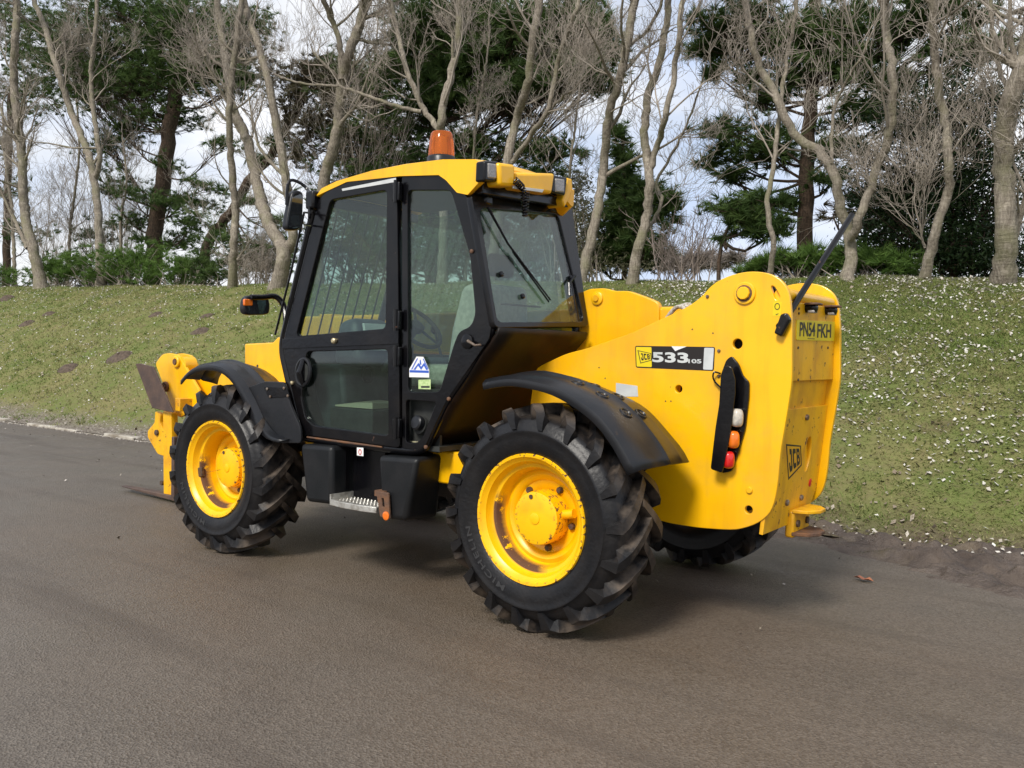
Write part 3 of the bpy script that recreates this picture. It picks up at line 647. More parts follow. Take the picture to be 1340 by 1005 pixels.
tree('thick bare tree splitting low into two tall stems just left of the cab mirror', RY + .25, [
    ([(362, 366), (371, 335), (366, 318), (350, 290), (335, 235), (322, 180), (304, 140), (297, 90), (290, 45), (284, 0)], 20, 8), ([(374, 330), (384, 305), (376, 245), (362, 165), (350, 100), (335, 50), (319, 0)], 15, 7)], nl=13)
tree('broad bare tree forking high, its trunk rising behind the front of the cab roof', RY - .4, [
    ([(412, 372), (418, 300), (424, 236), (440, 177), (447, 110), (459, 66), (474, 20), (480, 0)], 19, 10), ([(447, 105), (445, 60), (436, 30), (424, 0)], 9, 5)], nl=15, low=.4)
tree('bare tree opening into a wide vee right above the orange beacon', RY - .3, [
    ([(578, 372), (580, 280), (577, 180), (578, 158), (584, 121), (598, 63), (602, 0)], 14, 8), ([(575, 170), (556, 144), (534, 96), (521, 44), (510, 0)], 9, 5), ([(552, 146), (510, 136), (448, 114), (400, 110), (352, 96)], 6, 2.5)], nl=11, low=.45)
tree('bare tree leaning right, seen above the gap between the rear roof lamps', RY - .2, [
    ([(640, 372), (652, 280), (664, 208), (676, 158), (691, 107), (698, 48), (706, 0)], 15, 9), ([(668, 214), (694, 178), (717, 144), (730, 80), (753, 14), (758, 0)], 8, 4), ([(712, 150), (736, 130), (755, 112)], 4.5, 2.5)], tw_kids=(5, 4, 3), nl=10, low=.42)
tree('tall straight bare tree leaning right beside the rear cab window', RY, [
    ([(758, 360), (779, 287), (790, 221), (796, 155), (809, 110), (820, 66), (831, 0)], 15, 9), ([(822, 62), (838, 48), (852, 34), (866, 0)], 5, 3)], tw_kids=(5, 4, 3), nl=10)
tree('double stemmed bare tree in the open gap of sky behind the boom', RY + .05, [
    ([(826, 360), (836, 317), (848, 280), (850, 240), (846, 205), (843, 165), (850, 120), (864, 78), (872, 30), (876, 0)], 15, 7), ([(850, 222), (860, 190), (872, 145), (884, 90), (890, 40), (894, 0)], 9, 6), ([(838, 306), (856, 288), (866, 262), (858, 240), (872, 215), (890, 180), (908, 140), (920, 100)], 6, 2.5)], nl=9, low=.5, lm=.8, tw_kids=(6, 4, 3))
tree('thinnest bare tree with an S-shaped stem just behind the top of the yellow tail', RY - .1, [
    ([(1004, 358), (1012, 321), (1004, 272), (1011, 227), (1018, 170), (1022, 136), (1030, 76), (1041, 23), (1043, 0)], 8, 4.5)], nl=9, tw_kids=(6, 5, 4))
tree('bare tree forked low into a wide V behind the black stay arm', RY + .1, [
    ([(1109, 360), (1113, 325), (1111, 299), (1097, 268), (1094, 234), (1075, 200), (1049, 185), (1030, 159), (1015, 125), (992, 83), (983, 45), (975, 0)], 17, 6), ([(1112, 312), (1128, 280), (1147, 219), (1160, 193), (1168, 151), (1168, 95), (1160, 45), (1154, 0)], 13, 10), ([(1088, 215), (1089, 159), (1102, 117), (1124, 79), (1140, 45)], 6, 3)], tw_kids=(5, 4, 3), nl=8)
tree('bare tree with a bowed trunk and a small forked shoot at its foot', RY, [
    ([(1207, 360), (1225, 302), (1241, 255), (1242, 212), (1236, 159), (1225, 95), (1219, 0)], 14, 9), ([(1211, 325), (1206, 306), (1200, 285), (1196, 262)], 3.5, 1.8), ([(1211, 322), (1196, 302), (1180, 286)], 2.5, 1.5)], tw_kids=(5, 4, 3), nl=9)
tree('thickest bare tree, pale and many stemmed, at the right edge of the view', RY + .2, [
    ([(1313, 362), (1316, 310), (1314, 227), (1314, 170), (1325, 125), (1340, 83), (1352, 30), (1358, 0)], 30, 17), ([(1322, 318), (1330, 290), (1340, 268), (1356, 225), (1362, 150)], 14, 8), ([(1322, 130), (1310, 98), (1299, 49), (1297, 0)], 7, 4), ([(1315, 215), (1328, 200), (1345, 180), (1360, 150)], 8, 5)], tw_kids=(5, 4, 3), nl=7, low=.3)
# bare woody stems in the thicket further back
for i, (px, wdt, lab) in enumerate((
    ([(20, 345), (16, 280), (8, 220), (4, 150)], 6, 'thin dark stem in the thicket behind the leftmost bare tree'),
    ([(88, 348), (92, 300), (98, 250), (104, 190), (100, 130)], 5, 'thin twiggy stem between the two leftmost bare trees'),
    ([(160, 340), (158, 290), (166, 240), (160, 180)], 5, 'thin twiggy stem just left of the dark pine trunk'),
    ([(455, 300), (470, 230), (478, 170), (486, 120), (492, 60)], 6, 'twiggy sapling behind the front of the cab roof'),
    ([(610, 250), (622, 170), (632, 110), (640, 50)], 5, 'twiggy sapling right of the beacon'),
    ([(736, 300), (744, 240), (752, 170), (757, 130)], 6, 'twiggy dark stem right above the rear roof lamp'),
    ([(1268, 352), (1276, 322), (1290, 300), (1304, 286)], 4, 'low leaning dead shoot left of the thickest tree'))):
    tree(lab, -11.2 - .3 * i % 1.2, [(px, wdt, wdt * .5)], group='thin stems in the thicket', nl=10, name='sapling', extra_up=1.0, lm=.85)

# ---- needle and leaf clumps
def clump_mesh(cl, y, kind, dens, size, depth=1.0, nper=16, flat=.7):
    """cl: list of (px, py, rx, ry) crown masses; returns vertices, triangles, tones of sprays of needles filling them"""
    V, T = [], []; heads = []
    for (cx, cy_, rx, ry) in cl:
        s = PXM(y, cx); c = np.array(onY(cx, cy_, y)); n = max(6, int((5.6 if kind == 'needle' else 3.2) * dens * rx * ry / 30.))
        ax = unit(np.array((AX[0], AX[1], 0))); dp = unit(np.array((AZ[0], AZ[1], 0)))
        # each mass is a handful of boughs of different size, soft at the edge
        nb = max(3, int(2 + rx * ry / 120)); bc = rng.normal(0, .50, (nb, 3)); bs_ = rng.uniform(.28, .58, nb); wi = rng.integers(0, nb, n)
        pts = bc[wi] + rng.normal(0, 1, (n, 3)) * bs_[wi][:, None] * np.array((1, 1, .8))
        o = c + ax * (pts[:, 0] * rx * s)[:, None] + dp * (pts[:, 1] * rx * s * depth)[:, None] + np.array((0, 0, 1.)) * (pts[:, 2] * ry * s)[:, None]
        heads.append((c, o, max(rx, ry) * s)); 
        L_ = max(size, 5.2 * s) * rng.uniform(.7, 1.4, (n, nper))
        d = rng.normal(0, 1, (n, nper, 3)); d /= np.linalg.norm(d, axis=2)[..., None]
        if kind == 'needle': d[..., 2] = d[..., 2] * flat + .25; d += rng.normal(0, .55, (n, 1, 3))
        sd_ = np.cross(d, rng.normal(0, 1, (n, nper, 3))); sd_ /= np.linalg.norm(sd_, axis=2)[..., None] + 1e-9
        wd = (.060 if kind == 'needle' else .5) * L_
        if kind == 'needle':
            b0 = o[:, None] + d * (L_ * .08)[..., None]; tip = o[:, None] + d * L_[..., None]
            P = np.stack([b0 - sd_ * wd[..., None], b0 + sd_ * wd[..., None], tip], 2).reshape(-1, 3)
        else:
            off = o[:, None] + rng.normal(0, 1, (n, nper, 3)) * (L_ * 1.1)[..., None]
            P = np.stack([off - d * (L_ * .5)[..., None], off + sd_ * wd[..., None] * .6, off + d * (L_ * .5)[..., None]], 2).reshape(-1, 3)
        V.append(P); tone = rng.random((n, 1)) * .55 + rng.random((n, nper)) * .45; T.append(tone.ravel())
    V = np.concatenate(V); return V, np.arange(len(V)).reshape(-1, 3), np.concatenate(T), heads
def conifer(label, y, clumps, stem=None, w0=0, w1=0, m='needle', dens=1.0, size=.16, kind='needle', name='pine_tree', group=None, nper=26, brown=None, base=None, flat=.7, cat='tree', part_name='foliage'):
    b = base or (stem[0] if stem else (clumps[0][0], clumps[0][1] + clumps[0][3]))
    B0 = np.array(onY(*b, y)); E = tag(empty(name, (B0[0], B0[1], Z(B0[0], B0[1]))), label, cat, group)
    V, Fc, T, heads = clump_mesh(clumps, y, kind, dens, size, nper=nper, flat=flat)
    o = bigmesh(part_name, V, Fc, M[m], E, smooth=False, col=T); o.location = -E.location
    if brown:
        V, Fc, T, h2 = clump_mesh(brown, y, kind, dens * .8, size, nper=nper); heads += h2
        o = bigmesh(part_name, V, Fc, M['needle_brown'], E, smooth=False, col=T); o.location = -E.location
        o['label'] = 'browned foliage'
    tk = Tubes(); bs = Tubes()
    if stem:
        s0 = PXM(y, stem[0][0]); P = stem_points(stem, y, np.zeros(len(stem))); P[0] = P[0] - np.array((0, 0, .9))
        Q = resample(P, .3); n = len(Q); Q[1:-1] += rng.normal(0, .02, (n - 2, 3)); tk.add(Q, np.linspace(w0, w1, n) * s0 / 2, 12)
        for c, pts, rr in heads:
            i = int(np.argmin(np.linalg.norm(Q - (c - np.array((0, 0, .5 * rr + .35 * np.linalg.norm(Q[:, :2].mean(0) - c[:2])))), axis=1))); a = Q[i]
            mid = (a + c) / 2 + np.array((0, 0, -.12 * np.linalg.norm(c - a))) + rng.normal(0, .1, 3)
            p = resample([a, mid, c], .3); tk.add(p, np.linspace(.035, .012, len(p)), 5)
            for q in pts[rng.permutation(len(pts))[:max(4, len(pts) // 5)]]:
                k = p[rng.integers(len(p) // 3, len(p))]; pp = np.array([k, (k + q) / 2 + rng.normal(0, .08, 3), q]); bs.add(pp, [.014, .010, .004], 3)
        o = tk.obj('trunk', M['bark_pine'], E); o.location = -E.location
    else:
        for c, pts, rr in heads:
            f = np.array((B0[0], B0[1], Z(B0[0], B0[1]))) + rng.normal(0, .2, 3) * np.array((1, 1, 0)); f[2] -= .1
            for q in pts[rng.permutation(len(pts))[:max(4, len(pts) // 6)]]:
                g0 = np.array((c[0] + rng.normal(0, .2), c[1] + rng.normal(0, .2), Z(c[0], c[1]) - .1)); 
                bs.add(np.array([g0, (g0 + q) / 2 + rng.normal(0, .08, 3), q]), [.018, .012, .004], 3)
    if bs.V: o = bs.obj('branches', M['bark_pine'] if stem else M['twig'], E); o.location = -E.location; o['kind'] = 'stuff'
    return E
PG = 'dark pines behind the bare trees'
conifer('dark pine with a thick straight brown trunk, left of the leaning dark trunk', -12.5,
    [(100, 72, 45, 30), (150, 95, 48, 26), (190, 118, 48, 24), (128, 50, 50, 26), (70, 60, 22, 18), (240, 60, 50, 34), (206, 152, 46, 16), (270, 105, 40, 22), (255, 26, 50, 26), (180, 12, 60, 24), (290, 70, 28, 26), (165, 165, 26, 20), (150, 195, 20, 16), (120, 125, 34, 18),
     (245, 264, 44, 12), (268, 248, 26, 9), (222, 214, 22, 8), (168, 236, 24, 10), (198, 262, 26, 10), (180, 292, 28, 10), (255, 292, 30, 10), (215, 316, 30, 12), (130, 310, 26, 14), (290, 190, 20, 9), (140, 250, 16, 10), (110, 100, 46, 24), (170, 70, 50, 26), (225, 105, 44, 24), (80, 30, 40, 20), (215, 30, 50, 26), (330, 40, 36, 22), (310, 100, 30, 20), (60, 110, 26, 16)],
    [(199, 345), (204, 290), (213, 240), (222, 170), (232, 110), (238, 40), (240, -30)], 22, 14, dens=1.8, group=PG)
conifer('dark pine at the far left edge, its crown cut by the picture edge', -13,
    [(14, 70, 26, 26), (36, 96, 24, 18), (12, 122, 24, 18), (44, 30, 30, 22), (4, 20, 30, 26), (30, 150, 18, 12), (-12, 190, 24, 18), (14, 250, 20, 14), (16, 300, 24, 12), (40, 312, 20, 8)],
    [(8, 350), (10, 250), (14, 150), (20, 40), (22, -20)], 10, 6, dens=1.1, group=PG)
conifer('dark pine whose leaning trunk rises to the right behind the slim bare tree', -12.2,
    [(330, 262, 20, 8), (352, 300, 20, 12), (318, 316, 26, 14), (285, 312, 22, 12), (342, 208, 20, 10), (300, 340, 28, 12), (350, 335, 26, 16), (372, 182, 18, 12)],
    [(262, 348), (272, 318), (295, 287), (326, 239), (352, 205), (376, 165), (398, 120)], 15, 8, dens=1.3, group=PG, brown=[(400, 128, 34, 30), (424, 96, 34, 22), (398, 84, 30, 18), (410, 168, 30, 22), (440, 142, 24, 26), (384, 108, 20, 20), (456, 190, 20, 20), (400, 205, 20, 18), (340, 345, 24, 14), (312, 350, 20, 10)])
conifer('big dense dark pine crown spreading behind the cab roof', -13,
    [(560, 62, 42, 28), (602, 42, 52, 28), (560, 108, 44, 22), (620, 98, 46, 24), (662, 72, 40, 34), (705, 58, 42, 28), (752, 62, 40, 28), (782, 98, 36, 20), (742, 112, 36, 16), (652, 138, 38, 16), (560, 150, 42, 20), (492, 188, 46, 18), (622, 186, 56, 14), (702, 192, 34, 12), (476, 138, 38, 24), (540, 202, 50, 14), (720, 20, 50, 20), (640, 12, 50, 18), (790, 55, 26, 22), (505, 105, 26, 20), (528, 36, 24, 18), (470, 215, 30, 14), (730, 205, 24, 10), (590, 222, 60, 12), (500, 235, 40, 12), (680, 228, 40, 12), (540, 84, 50, 26), (640, 60, 46, 26), (600, 130, 54, 18), (690, 110, 46, 18), (460, 100, 34, 26), (760, 30, 40, 20), (580, 20, 50, 18), (520, 165, 40, 16)],
    [(568, 350), (570, 250), (572, 150), (569, 60), (568, -20)], 16, 10, dens=1.7, group=PG)
conifer('bushy green pine filling the space right of the rear cab window', -12.5,
    [(812, 240, 22, 20), (820, 276, 34, 22), (800, 306, 34, 18), (846, 268, 24, 22), (832, 312, 30, 18), (812, 335, 36, 12), (790, 338, 26, 14), (820, 208, 14, 14), (868, 260, 16, 18), (806, 180, 12, 14), (850, 330, 22, 10)],
    [(818, 352), (818, 290), (816, 230), (815, 170)], 8, 4, dens=1.9, group=PG)
conifer('thin young pine with tufted boughs leaning over the top of the yellow tail', -9.9,
    [(985, 266, 40, 9), (960, 272, 22, 9), (1012, 268, 28, 10), (968, 290, 18, 10), (948, 311, 12, 6), (1000, 290, 18, 8), (985, 306, 16, 8), (1020, 300, 20, 12)],
    [(940, 362), (942, 335), (950, 305), (961, 282), (975, 262)], 7, 3.5, dens=1.5, size=.13, group=PG, name='young_pine')
conifer('tall dark pine with a thick brown trunk behind the wide V tree', -12.4,
    [(940, 42, 34, 16), (990, 28, 50, 18), (915, 64, 26, 12), (962, 60, 34, 14), (1032, 52, 40, 20), (1100, 34, 52, 22), (1010, 128, 34, 9), (972, 104, 22, 8), (935, 96, 18, 8), (962, 170, 32, 9), (1000, 178, 34, 12), (945, 204, 22, 9), (962, 232, 28, 7), (922, 216, 10, 7), (1010, 200, 40, 12), (1040, 100, 30, 12), (1110, 88, 52, 12), (1132, 150, 42, 12), (1182, 40, 50, 16), (1172, 108, 44, 10), (1080, 70, 40, 14), (1252, 70, 40, 14), (1292, 62, 26, 10), (1100, 190, 30, 10), (1210, 20, 40, 14), (1260, 22, 30, 10), (1090, 235, 24, 10), (1030, 262, 22, 8)],
    [(1051, 350), (1054, 290), (1057, 204), (1064, 113), (1066, 50), (1068, -20)], 22, 15, dens=1.35, group=PG)
conifer('dense dark evergreen with small glossy leaves behind the thickest bare tree', -10.9,
    [(1180, 162, 44, 28), (1240, 140, 48, 28), (1290, 128, 24, 18), (1202, 228, 50, 34), (1270, 222, 36, 44), (1290, 296, 28, 42), (1192, 300, 54, 34), (1250, 312, 46, 34), (1152, 262, 36, 26), (1132, 204, 26, 20), (1240, 260, 40, 36), (1310, 250, 16, 40), (1150, 325, 40, 20), (1330, 330, 20, 24), (1282, 180, 26, 28), (1338, 140, 18, 16), (1220, 185, 40, 24), (1290, 346, 40, 12), (1235, 346, 40, 11), (1185, 346, 36, 11)],
    [(1248, 352), (1246, 300), (1240, 220), (1235, 150)], 14, 7, m='leaf_dark', kind='leaf', dens=2.0, size=.085, nper=9, name='evergreen_tree')
conifer('brown needled conifer low behind the wide V tree', -12, [(1170, 270, 22, 14), (1140, 285, 24, 16), (1120, 262, 20, 12), (1090, 280, 20, 12), (1165, 300, 20, 12)], [(1132, 352), (1130, 310), (1130, 262)], 5, 3, m='needle_brown', dens=.5, name='brown_conifer')
conifer('dark evergreen thicket low behind the cab, seen through its windows', -11.4,
    [(430, 330, 40, 30), (480, 320, 46, 36), (540, 330, 50, 32), (600, 325, 46, 36), (660, 330, 46, 32), (715, 330, 40, 30), (450, 275, 40, 26), (520, 280, 44, 26), (585, 275, 44, 28), (650, 285, 40, 26), (705, 285, 34, 26), (560, 240, 40, 16), (640, 245, 40, 16)],
    [(560, 355), (562, 320), (566, 260)], 9, 5, dens=1.0, size=.14, group=PG, name='evergreen_thicket')
BG = 'low green shrubs along the ridge'
for cl, lab, m_ in (
    ([(16, 362, 32, 13), (-14, 360, 26, 14)], 'low bright green shrub at the far left edge of the ridge', 'needle_bright'),
    ([(74, 352, 26, 17), (92, 360, 26, 13)], 'green shrub between the two leftmost bare trees', 'needle_bright'),
    ([(124, 354, 28, 15), (140, 362, 24, 11)], 'green shrub at the foot of the bare tree that curves left', 'needle_bright'),
    ([(172, 342, 36, 23), (192, 356, 30, 14)], 'largest green shrub, in front of the straight dark pine trunk', 'needle_bright'),
    ([(226, 350, 30, 18), (246, 358, 24, 12)], 'green shrub right of the straight dark pine trunk', 'needle_bright'),
    ([(268, 352, 24, 14), (284, 358, 18, 10)], 'small dark shrub left of the slim upright bare tree', 'needle'),
    ([(1058, 338, 34, 15), (1036, 346, 28, 10)], 'bright green feathery shrub in front of the thick brown pine trunk', 'needle_bright'),
    ([(1000, 349, 24, 7), (984, 351, 16, 5)], 'lowest green shrub just left of the S-shaped thin tree', 'needle_bright'),
    ([(1142, 340, 36, 15), (1166, 348, 24, 9), (1086, 345, 20, 10)], 'bright green shrub right of the foot of the wide V tree', 'needle_bright')):
    conifer(lab, -10.0, cl, m=m_, dens=2.6, size=.11, name='green_shrub', group=BG, cat='shrub', base=(cl[0][0], cl[0][1] + cl[0][3]))
conifer('olive leaved shrub right of the rear cab window', -10.6, [(752, 270, 20, 40), (742, 300, 22, 40), (770, 300, 18, 34), (760, 240, 14, 20), (778, 336, 22, 14), (806, 346, 26, 10)], m='leaf_olive', kind='leaf', dens=1.5, size=.075, nper=8, name='olive_shrub', cat='shrub', base=(760, 352))
# twiggy bushes
def bush(label, cx, cy_, rx, ry, y, m, n=60, group=None, name='bare_bush'):
    B0 = np.array(onY(cx, cy_ + ry, y)); g = Z(B0[0], B0[1]); E = tag(empty(name, (B0[0], B0[1], g)), label, 'bush', group)
    tk, tw = Tubes(), Tubes(); s = PXM(y, cx); ax = unit(np.array((AX[0], AX[1], 0)))
    tz = onY(cx, cy_ - ry, y)[2]
    for k in range(n):
        b = np.array((B0[0], B0[1], g - .05)) + ax * rng.normal(0, rx * s * .35) + np.array((AZ[0], AZ[1], 0)) * rng.normal(0, .25); b[2] = min(b[2], Z(b[0], b[1]))
        d = np.array((0, 0, 1.)) + ax * rng.normal(0, .38) + np.array((AZ[0], AZ[1], 0)) * rng.normal(0, .3)
        limb(tk, b, d, (tz - g) * rng.uniform(.6, 1.05), rng.uniform(.009, .018), 0, tw, up=.05, wob=.10, kids=(6, 4), reach=.42)
    for tb, nm in ((tk, 'stems'), (tw, 'crown')):
        if tb.V: o = tb.obj(nm, M[m], E); o.location = -E.location
bush('pale pinkish bare bush on the skyline in the open gap', 890, 300, 44, 52, -10.5, 'twig_pale', n=34)
bush('brown tangled bare bush behind the tree with two low stems', 350, 335, 34, 30, -11, 'twig', n=40)
bush('low tangled bare bush right of the slim upright tree', 322, 345, 22, 20, -10.3, 'twig', n=26)
bush('brown bare bush left of the olive shrub, behind the cab', 700, 300, 40, 60, -11.5, 'twig', n=26)
bush('dense brown twiggy bush behind the front of the cab roof', 470, 200, 60, 160, -11.8, 'twig', n=34)
bush('low brown tangled scrub between the wide V tree and the bowed tree', 1186, 346, 22, 10, -10.6, 'twig', n=8)
bush('grey brown scrub between the two leftmost pines', 75, 290, 50, 70, -12, 'twig', n=44)
bush('tall grey twiggy bush behind the bare tree that curves left', 150, 270, 40, 80, -12.3, 'twig', n=40)
# far hedge fading behind the ridge in the gap
fh = []
for k in range(12): fh.append((838 + 11 * k, 346 + rng.uniform(-7, 3), 12, 8))
M['far_hedge'] = tone_mat('far_bare_hedge', [(.16, .14, .13), (.24, .21, .19), (.30, .27, .25)], .9)
V, Fc, T, h = clump_mesh(fh, -24, 'needle', 2.5, .25)
o = bigmesh('far_hedge', V, Fc, M['far_hedge'], smooth=False, col=T); tag(o, 'pale bare hedge far behind the ridge in the gap of sky', 'hedge', kind='stuff')
# ================================================================== THE MACHINE
TH = tag(empty('telehandler'), 'yellow telescopic handler with black cab standing on the road', 'telehandler')
XA, YA, ZA = np.array((1., 0, 0)), np.array((0, 1., 0)), np.array((0, 0, 1.))
YL, YR = .42, -.40                                     # planes of the two tail plates
TX = -1.06                                             # rear face

# ---- tail plates (left one with its holes)
tail = [(690, 560), (700, 482), (740, 463), (768, 456), (825, 436), (899, 402), (917, 389.6), (933, 371), (955, 360), (981, 354.5), (1007, 357), (1024, 367),
        (1033, 383), (1036, 420), (1036, 500), (1030, 540), (1021, 592), (1018, 630), (1014, 655), (1007, 673), (990, 686), (965, 693.5), (944, 693), (913, 690.6), (877, 685), (800, 664), (700, 640)]
tl = SY(tail, YL)
def hole(px, py, r, yy=YL): return ellipse(onY(px, py, yy), XA, ZA, r, r)
tear = rounded(SY([(1008, 374), (1013, 374), (1021, 388), (1019, 393), (1014, 392)], YL), .02)
PLT = plate('tail_side_plate', [rounded(tl, .05, 3), hole(965, 450, .027), hole(888, 509, .021), hole(979.6, 667, .021), tear], .03, M['yellow'], TH, bevel=.004)
tr = [p + np.array((0, YR + .03 - YL, 0)) for p in tl]
plate('tail_side_plate', [rounded(tr, .05, 3)], .03, M['yellow'], TH, bevel=.004)
hole_shade = [(-.45, .70), (-.95, .66), (-1.0, 1.2), (-1.02, 1.72), (-.96, 1.83), (-.80, 1.86), (-.45, 1.66)]
part('tail_hole_shade', MB().prism([(x, .34, z) for x, z in hole_shade], (0, -.03, 0)), M['dark'], TH)  # added dark sheet, stands in for the shade inside the tail holes
# pin boss and hex pin
def boss(px, py, r1, r2, yy, name='boom_pivot_pin', h1=.012, h2=.03, m2='rust'):
    p = onY(px, py, yy)
    b = part(name, MB().lathe([(r1, -.01), (r1, h1 - .003), (r1 - .004, h1), (r2 * 1.25, h1)], p, YA, 28), M['yellow'], TH)
    part('pin_washer', MB().lathe([(r2 * 1.25, 0), (r2 * 1.25, h1 + .004), (r2, h1 + .004)], p, YA, 24), M[m2], b)
    part('pin_head', MB().lathe([(r2, 0), (r2, h2), (r2 * .9, h2 + .004)], p, YA, 10), M['yellow'], b)
boss(975, 384, .058, .034, YL)
for px, py, r in ((981, 641.5, .017),): part('plug', MB().lathe([(r, 0), (r, .008), (r * .8, .012)], onY(px, py, YL), YA, 18), M['yellow_worn'], TH)
for px, py in ((941, 459), (941, 492), (926, 388)): part('bolt', MB().lathe([(.009, 0), (.009, .007), (.006, .01)], onY(px, py, YL), YA, 8), M['steel'], TH)
for px, py in ((906, 431), (933, 436), (784, 481), (792, 495), (871, 525), (878, 525)): part('small_hole', MB().lathe([(.0045, 0), (.0045, .0012)], onY(px, py, YL), YA, 8), M['darkbolt'], TH)
# decal with model number
d4 = SY([(831, 452.5), (935.7, 454), (934, 485.4), (832, 481)], YL + .0015)
DEC = plate('model_decal', [rounded(d4, .012)], .0014, M['decal'], TH, bevel=.0003)
cen = lambda q: sum(np.array(p) for p in q) / len(q)
def dq(u, v, off=.0005):     # point on the decal, u from left 0..1, v from top 0..1
    a = d4[0] * (1 - u) + d4[1] * u; b = d4[3] * (1 - u) + d4[2] * u; return a * (1 - v) + b * v + YA * off
plate('logo_square', [rounded([dq(.012, .05), dq(.215, .05), dq(.215, .95), dq(.012, .95)], .006)], .0012, M['platey'], DEC, bevel=.0002)
plate('silver_end', [rounded([dq(.873, .04), dq(.988, .04), dq(.985, .96), dq(.87, .96)], .006)], .0012, M['silver'], DEC, bevel=.0002)
plate('torn_patch', [[dq(.47, .0), dq(.66, .0), dq(.56, .14), dq(.52, .21)]], .0012, M['white'], DEC, bevel=.0002)
W4 = np.linalg.norm(d4[1] - d4[0]); H4 = np.linalg.norm(d4[3] - d4[0])
sk = (d4[1] - d4[0])[2] / W4
fr_dec = (unit(d4[1] - d4[0]), unit(d4[0] - d4[3]), (0, 1, 0))
lettering('533', dq(.455, .49, .0012), W4 * .455, H4 * .46, M['silver'], DEC, frame=fr_dec, bold=.035)
lettering('105', dq(.765, .62, .0012), W4 * .16, H4 * .18, M['silver'], DEC, frame=fr_dec, bold=.03)
LET = {'J': [[(.36, 1), (1, 1), (1, .15), (.85, 0), (.15, 0), (0, .15), (0, .42), (.32, .42), (.32, .25), (.67, .25), (.67, .76), (.36, .76)]],
       'C': [[(1, 1), (.18, 1), (0, .82), (0, .18), (.18, 0), (1, 0), (1, .25), (.36, .25), (.36, .75), (1, .75)]],
       'B': [[(0, 1), (.82, 1), (1, .85), (1, .62), (.88, .5), (1, .38), (1, .15), (.82, 0), (0, 0)], [(.32, .79), (.68, .79), (.68, .61), (.32, .61)], [(.32, .39), (.68, .39), (.68, .21), (.32, .21)]]}
def logo_quad(q, frame, parent, u0=.15, u1=.87, gap=.06, v0=.18, v1=.80):
    Nn = np.array(FRAMES[frame][2] if isinstance(frame, str) else frame[2], float); q = [np.array(p) for p in q]
    def pt(u, v): a = q[0] * (1 - u) + q[1] * u; b = q[3] * (1 - u) + q[2] * u; return a * (1 - v) + b * v
    plate('logo_outline', [[pt(0, 0), pt(1, 0), pt(1, 1), pt(0, 1)], [pt(.055, .05), pt(.945, .06), pt(.945, .93), pt(.055, .95)]], .001, M['print'], parent, frame=frame, bevel=.0001)
    w_ = (u1 - u0 - 2 * gap) / 3
    for i, ch in enumerate('JCB'):
        x0 = u0 + i * (w_ + gap)
        plate('lettering', [[pt(x0 + w_ * a, v1 - (v1 - v0) * b) for a, b in c] for c in LET[ch]], .001, M['print'], parent, frame=frame, bevel=.0001)
def logo(c, wd, ht, frame, parent, bend=1):
    A, B, Nn = [np.array(a, float) for a in (FRAMES[frame] if isinstance(frame, str) else frame)]
    c = np.array(c)
    def pt(a, b): return c + A * a * wd + B * b * ht
    o = [(-.5, .42), (.42, .30), (.5, -.12), (-.32, -.48)]; i = [(-.44, .355), (.375, .245), (.44, -.095), (-.28, -.40)]
    plate('logo_outline', [[pt(*q) for q in o], [pt(*q) for q in i]], .001, M['print'], parent, frame=frame, bevel=.0002)
    lettering('JCB', pt(.02, -.03) + Nn * .0002, wd * .66, ht * .52, M['print'], parent, frame=frame, shear=.12, bold=.045, tilt=.12)
logo_quad(SY([(834.2, 458.3), (852, 462.3), (852.6, 471.6), (838, 475.6)], YL + .003), 'side', DEC)
# small white plate behind the mudguard, yellow lifting label, grab marks
plate('white_label', [SY([(806, 501), (834, 505), (835, 519), (806, 519)], YL + .0015)], .0014, M['silver'], TH, bevel=.0003)
LB = plate('lifting_label', [rounded(SY([(1012, 395), (1023, 395.5), (1022, 414), (1011, 413.5)], YL + .0015), .004)], .0014, M['platey'], TH, bevel=.0003)
p = onY(1017, 401, YL + .003)
plate('hook_symbol', [ellipse(p, XA, ZA, .014, .017), ellipse(p, XA, ZA, .0105, .0135)], .0008, M['print'], LB, bevel=.0001)
plate('hook_symbol', [rounded([p + XA * -.004 + ZA * -.030, p + XA * -.007 + ZA * -.038, p + XA * .004 + ZA * -.044, p + XA * .007 + ZA * -.037, p + XA * .004 + ZA * -.037, p + XA * .001 + ZA * -.04, p + XA * -.004 + ZA * -.037], .001, 1)], .0008, M['print'], LB, bevel=.0001)

# ---- rear face between the plates
def bk(px, py, dx=0): return onX(px, py, TX + dx)
XR, YLi, YRi = TX, YL - .03, YR + .03
zt = bk(1060, 398)[2]; zb = bk(1060, 498)[2]
part('rear_access_panel', MB().box((TX, YRi + .004, zb), (TX + .025, YLi + .012, zt)), M['yellow_worn'], TH, bevel=.004)
part('top_roll', MB().tube([(TX + .035, YLi + .012, zt + .03), (TX + .035, YRi, zt + .03)], .036, 20), M['yellow'], TH, bevel=.004)
zb2 = bk(1050, 535)[2]
part('recess_panel', MB().hexa([(TX + .05, YRi, zb2 - .05), (TX + .08, YRi, zb2 - .05), (TX + .08, YLi, zb2 - .05), (TX + .05, YLi, zb2 - .05)], [(TX + .03, YRi, zb - .003), (TX + .06, YRi, zb - .003), (TX + .06, YLi, zb - .003), (TX + .03, YLi, zb - .003)]), M['yellow_worn'], TH)
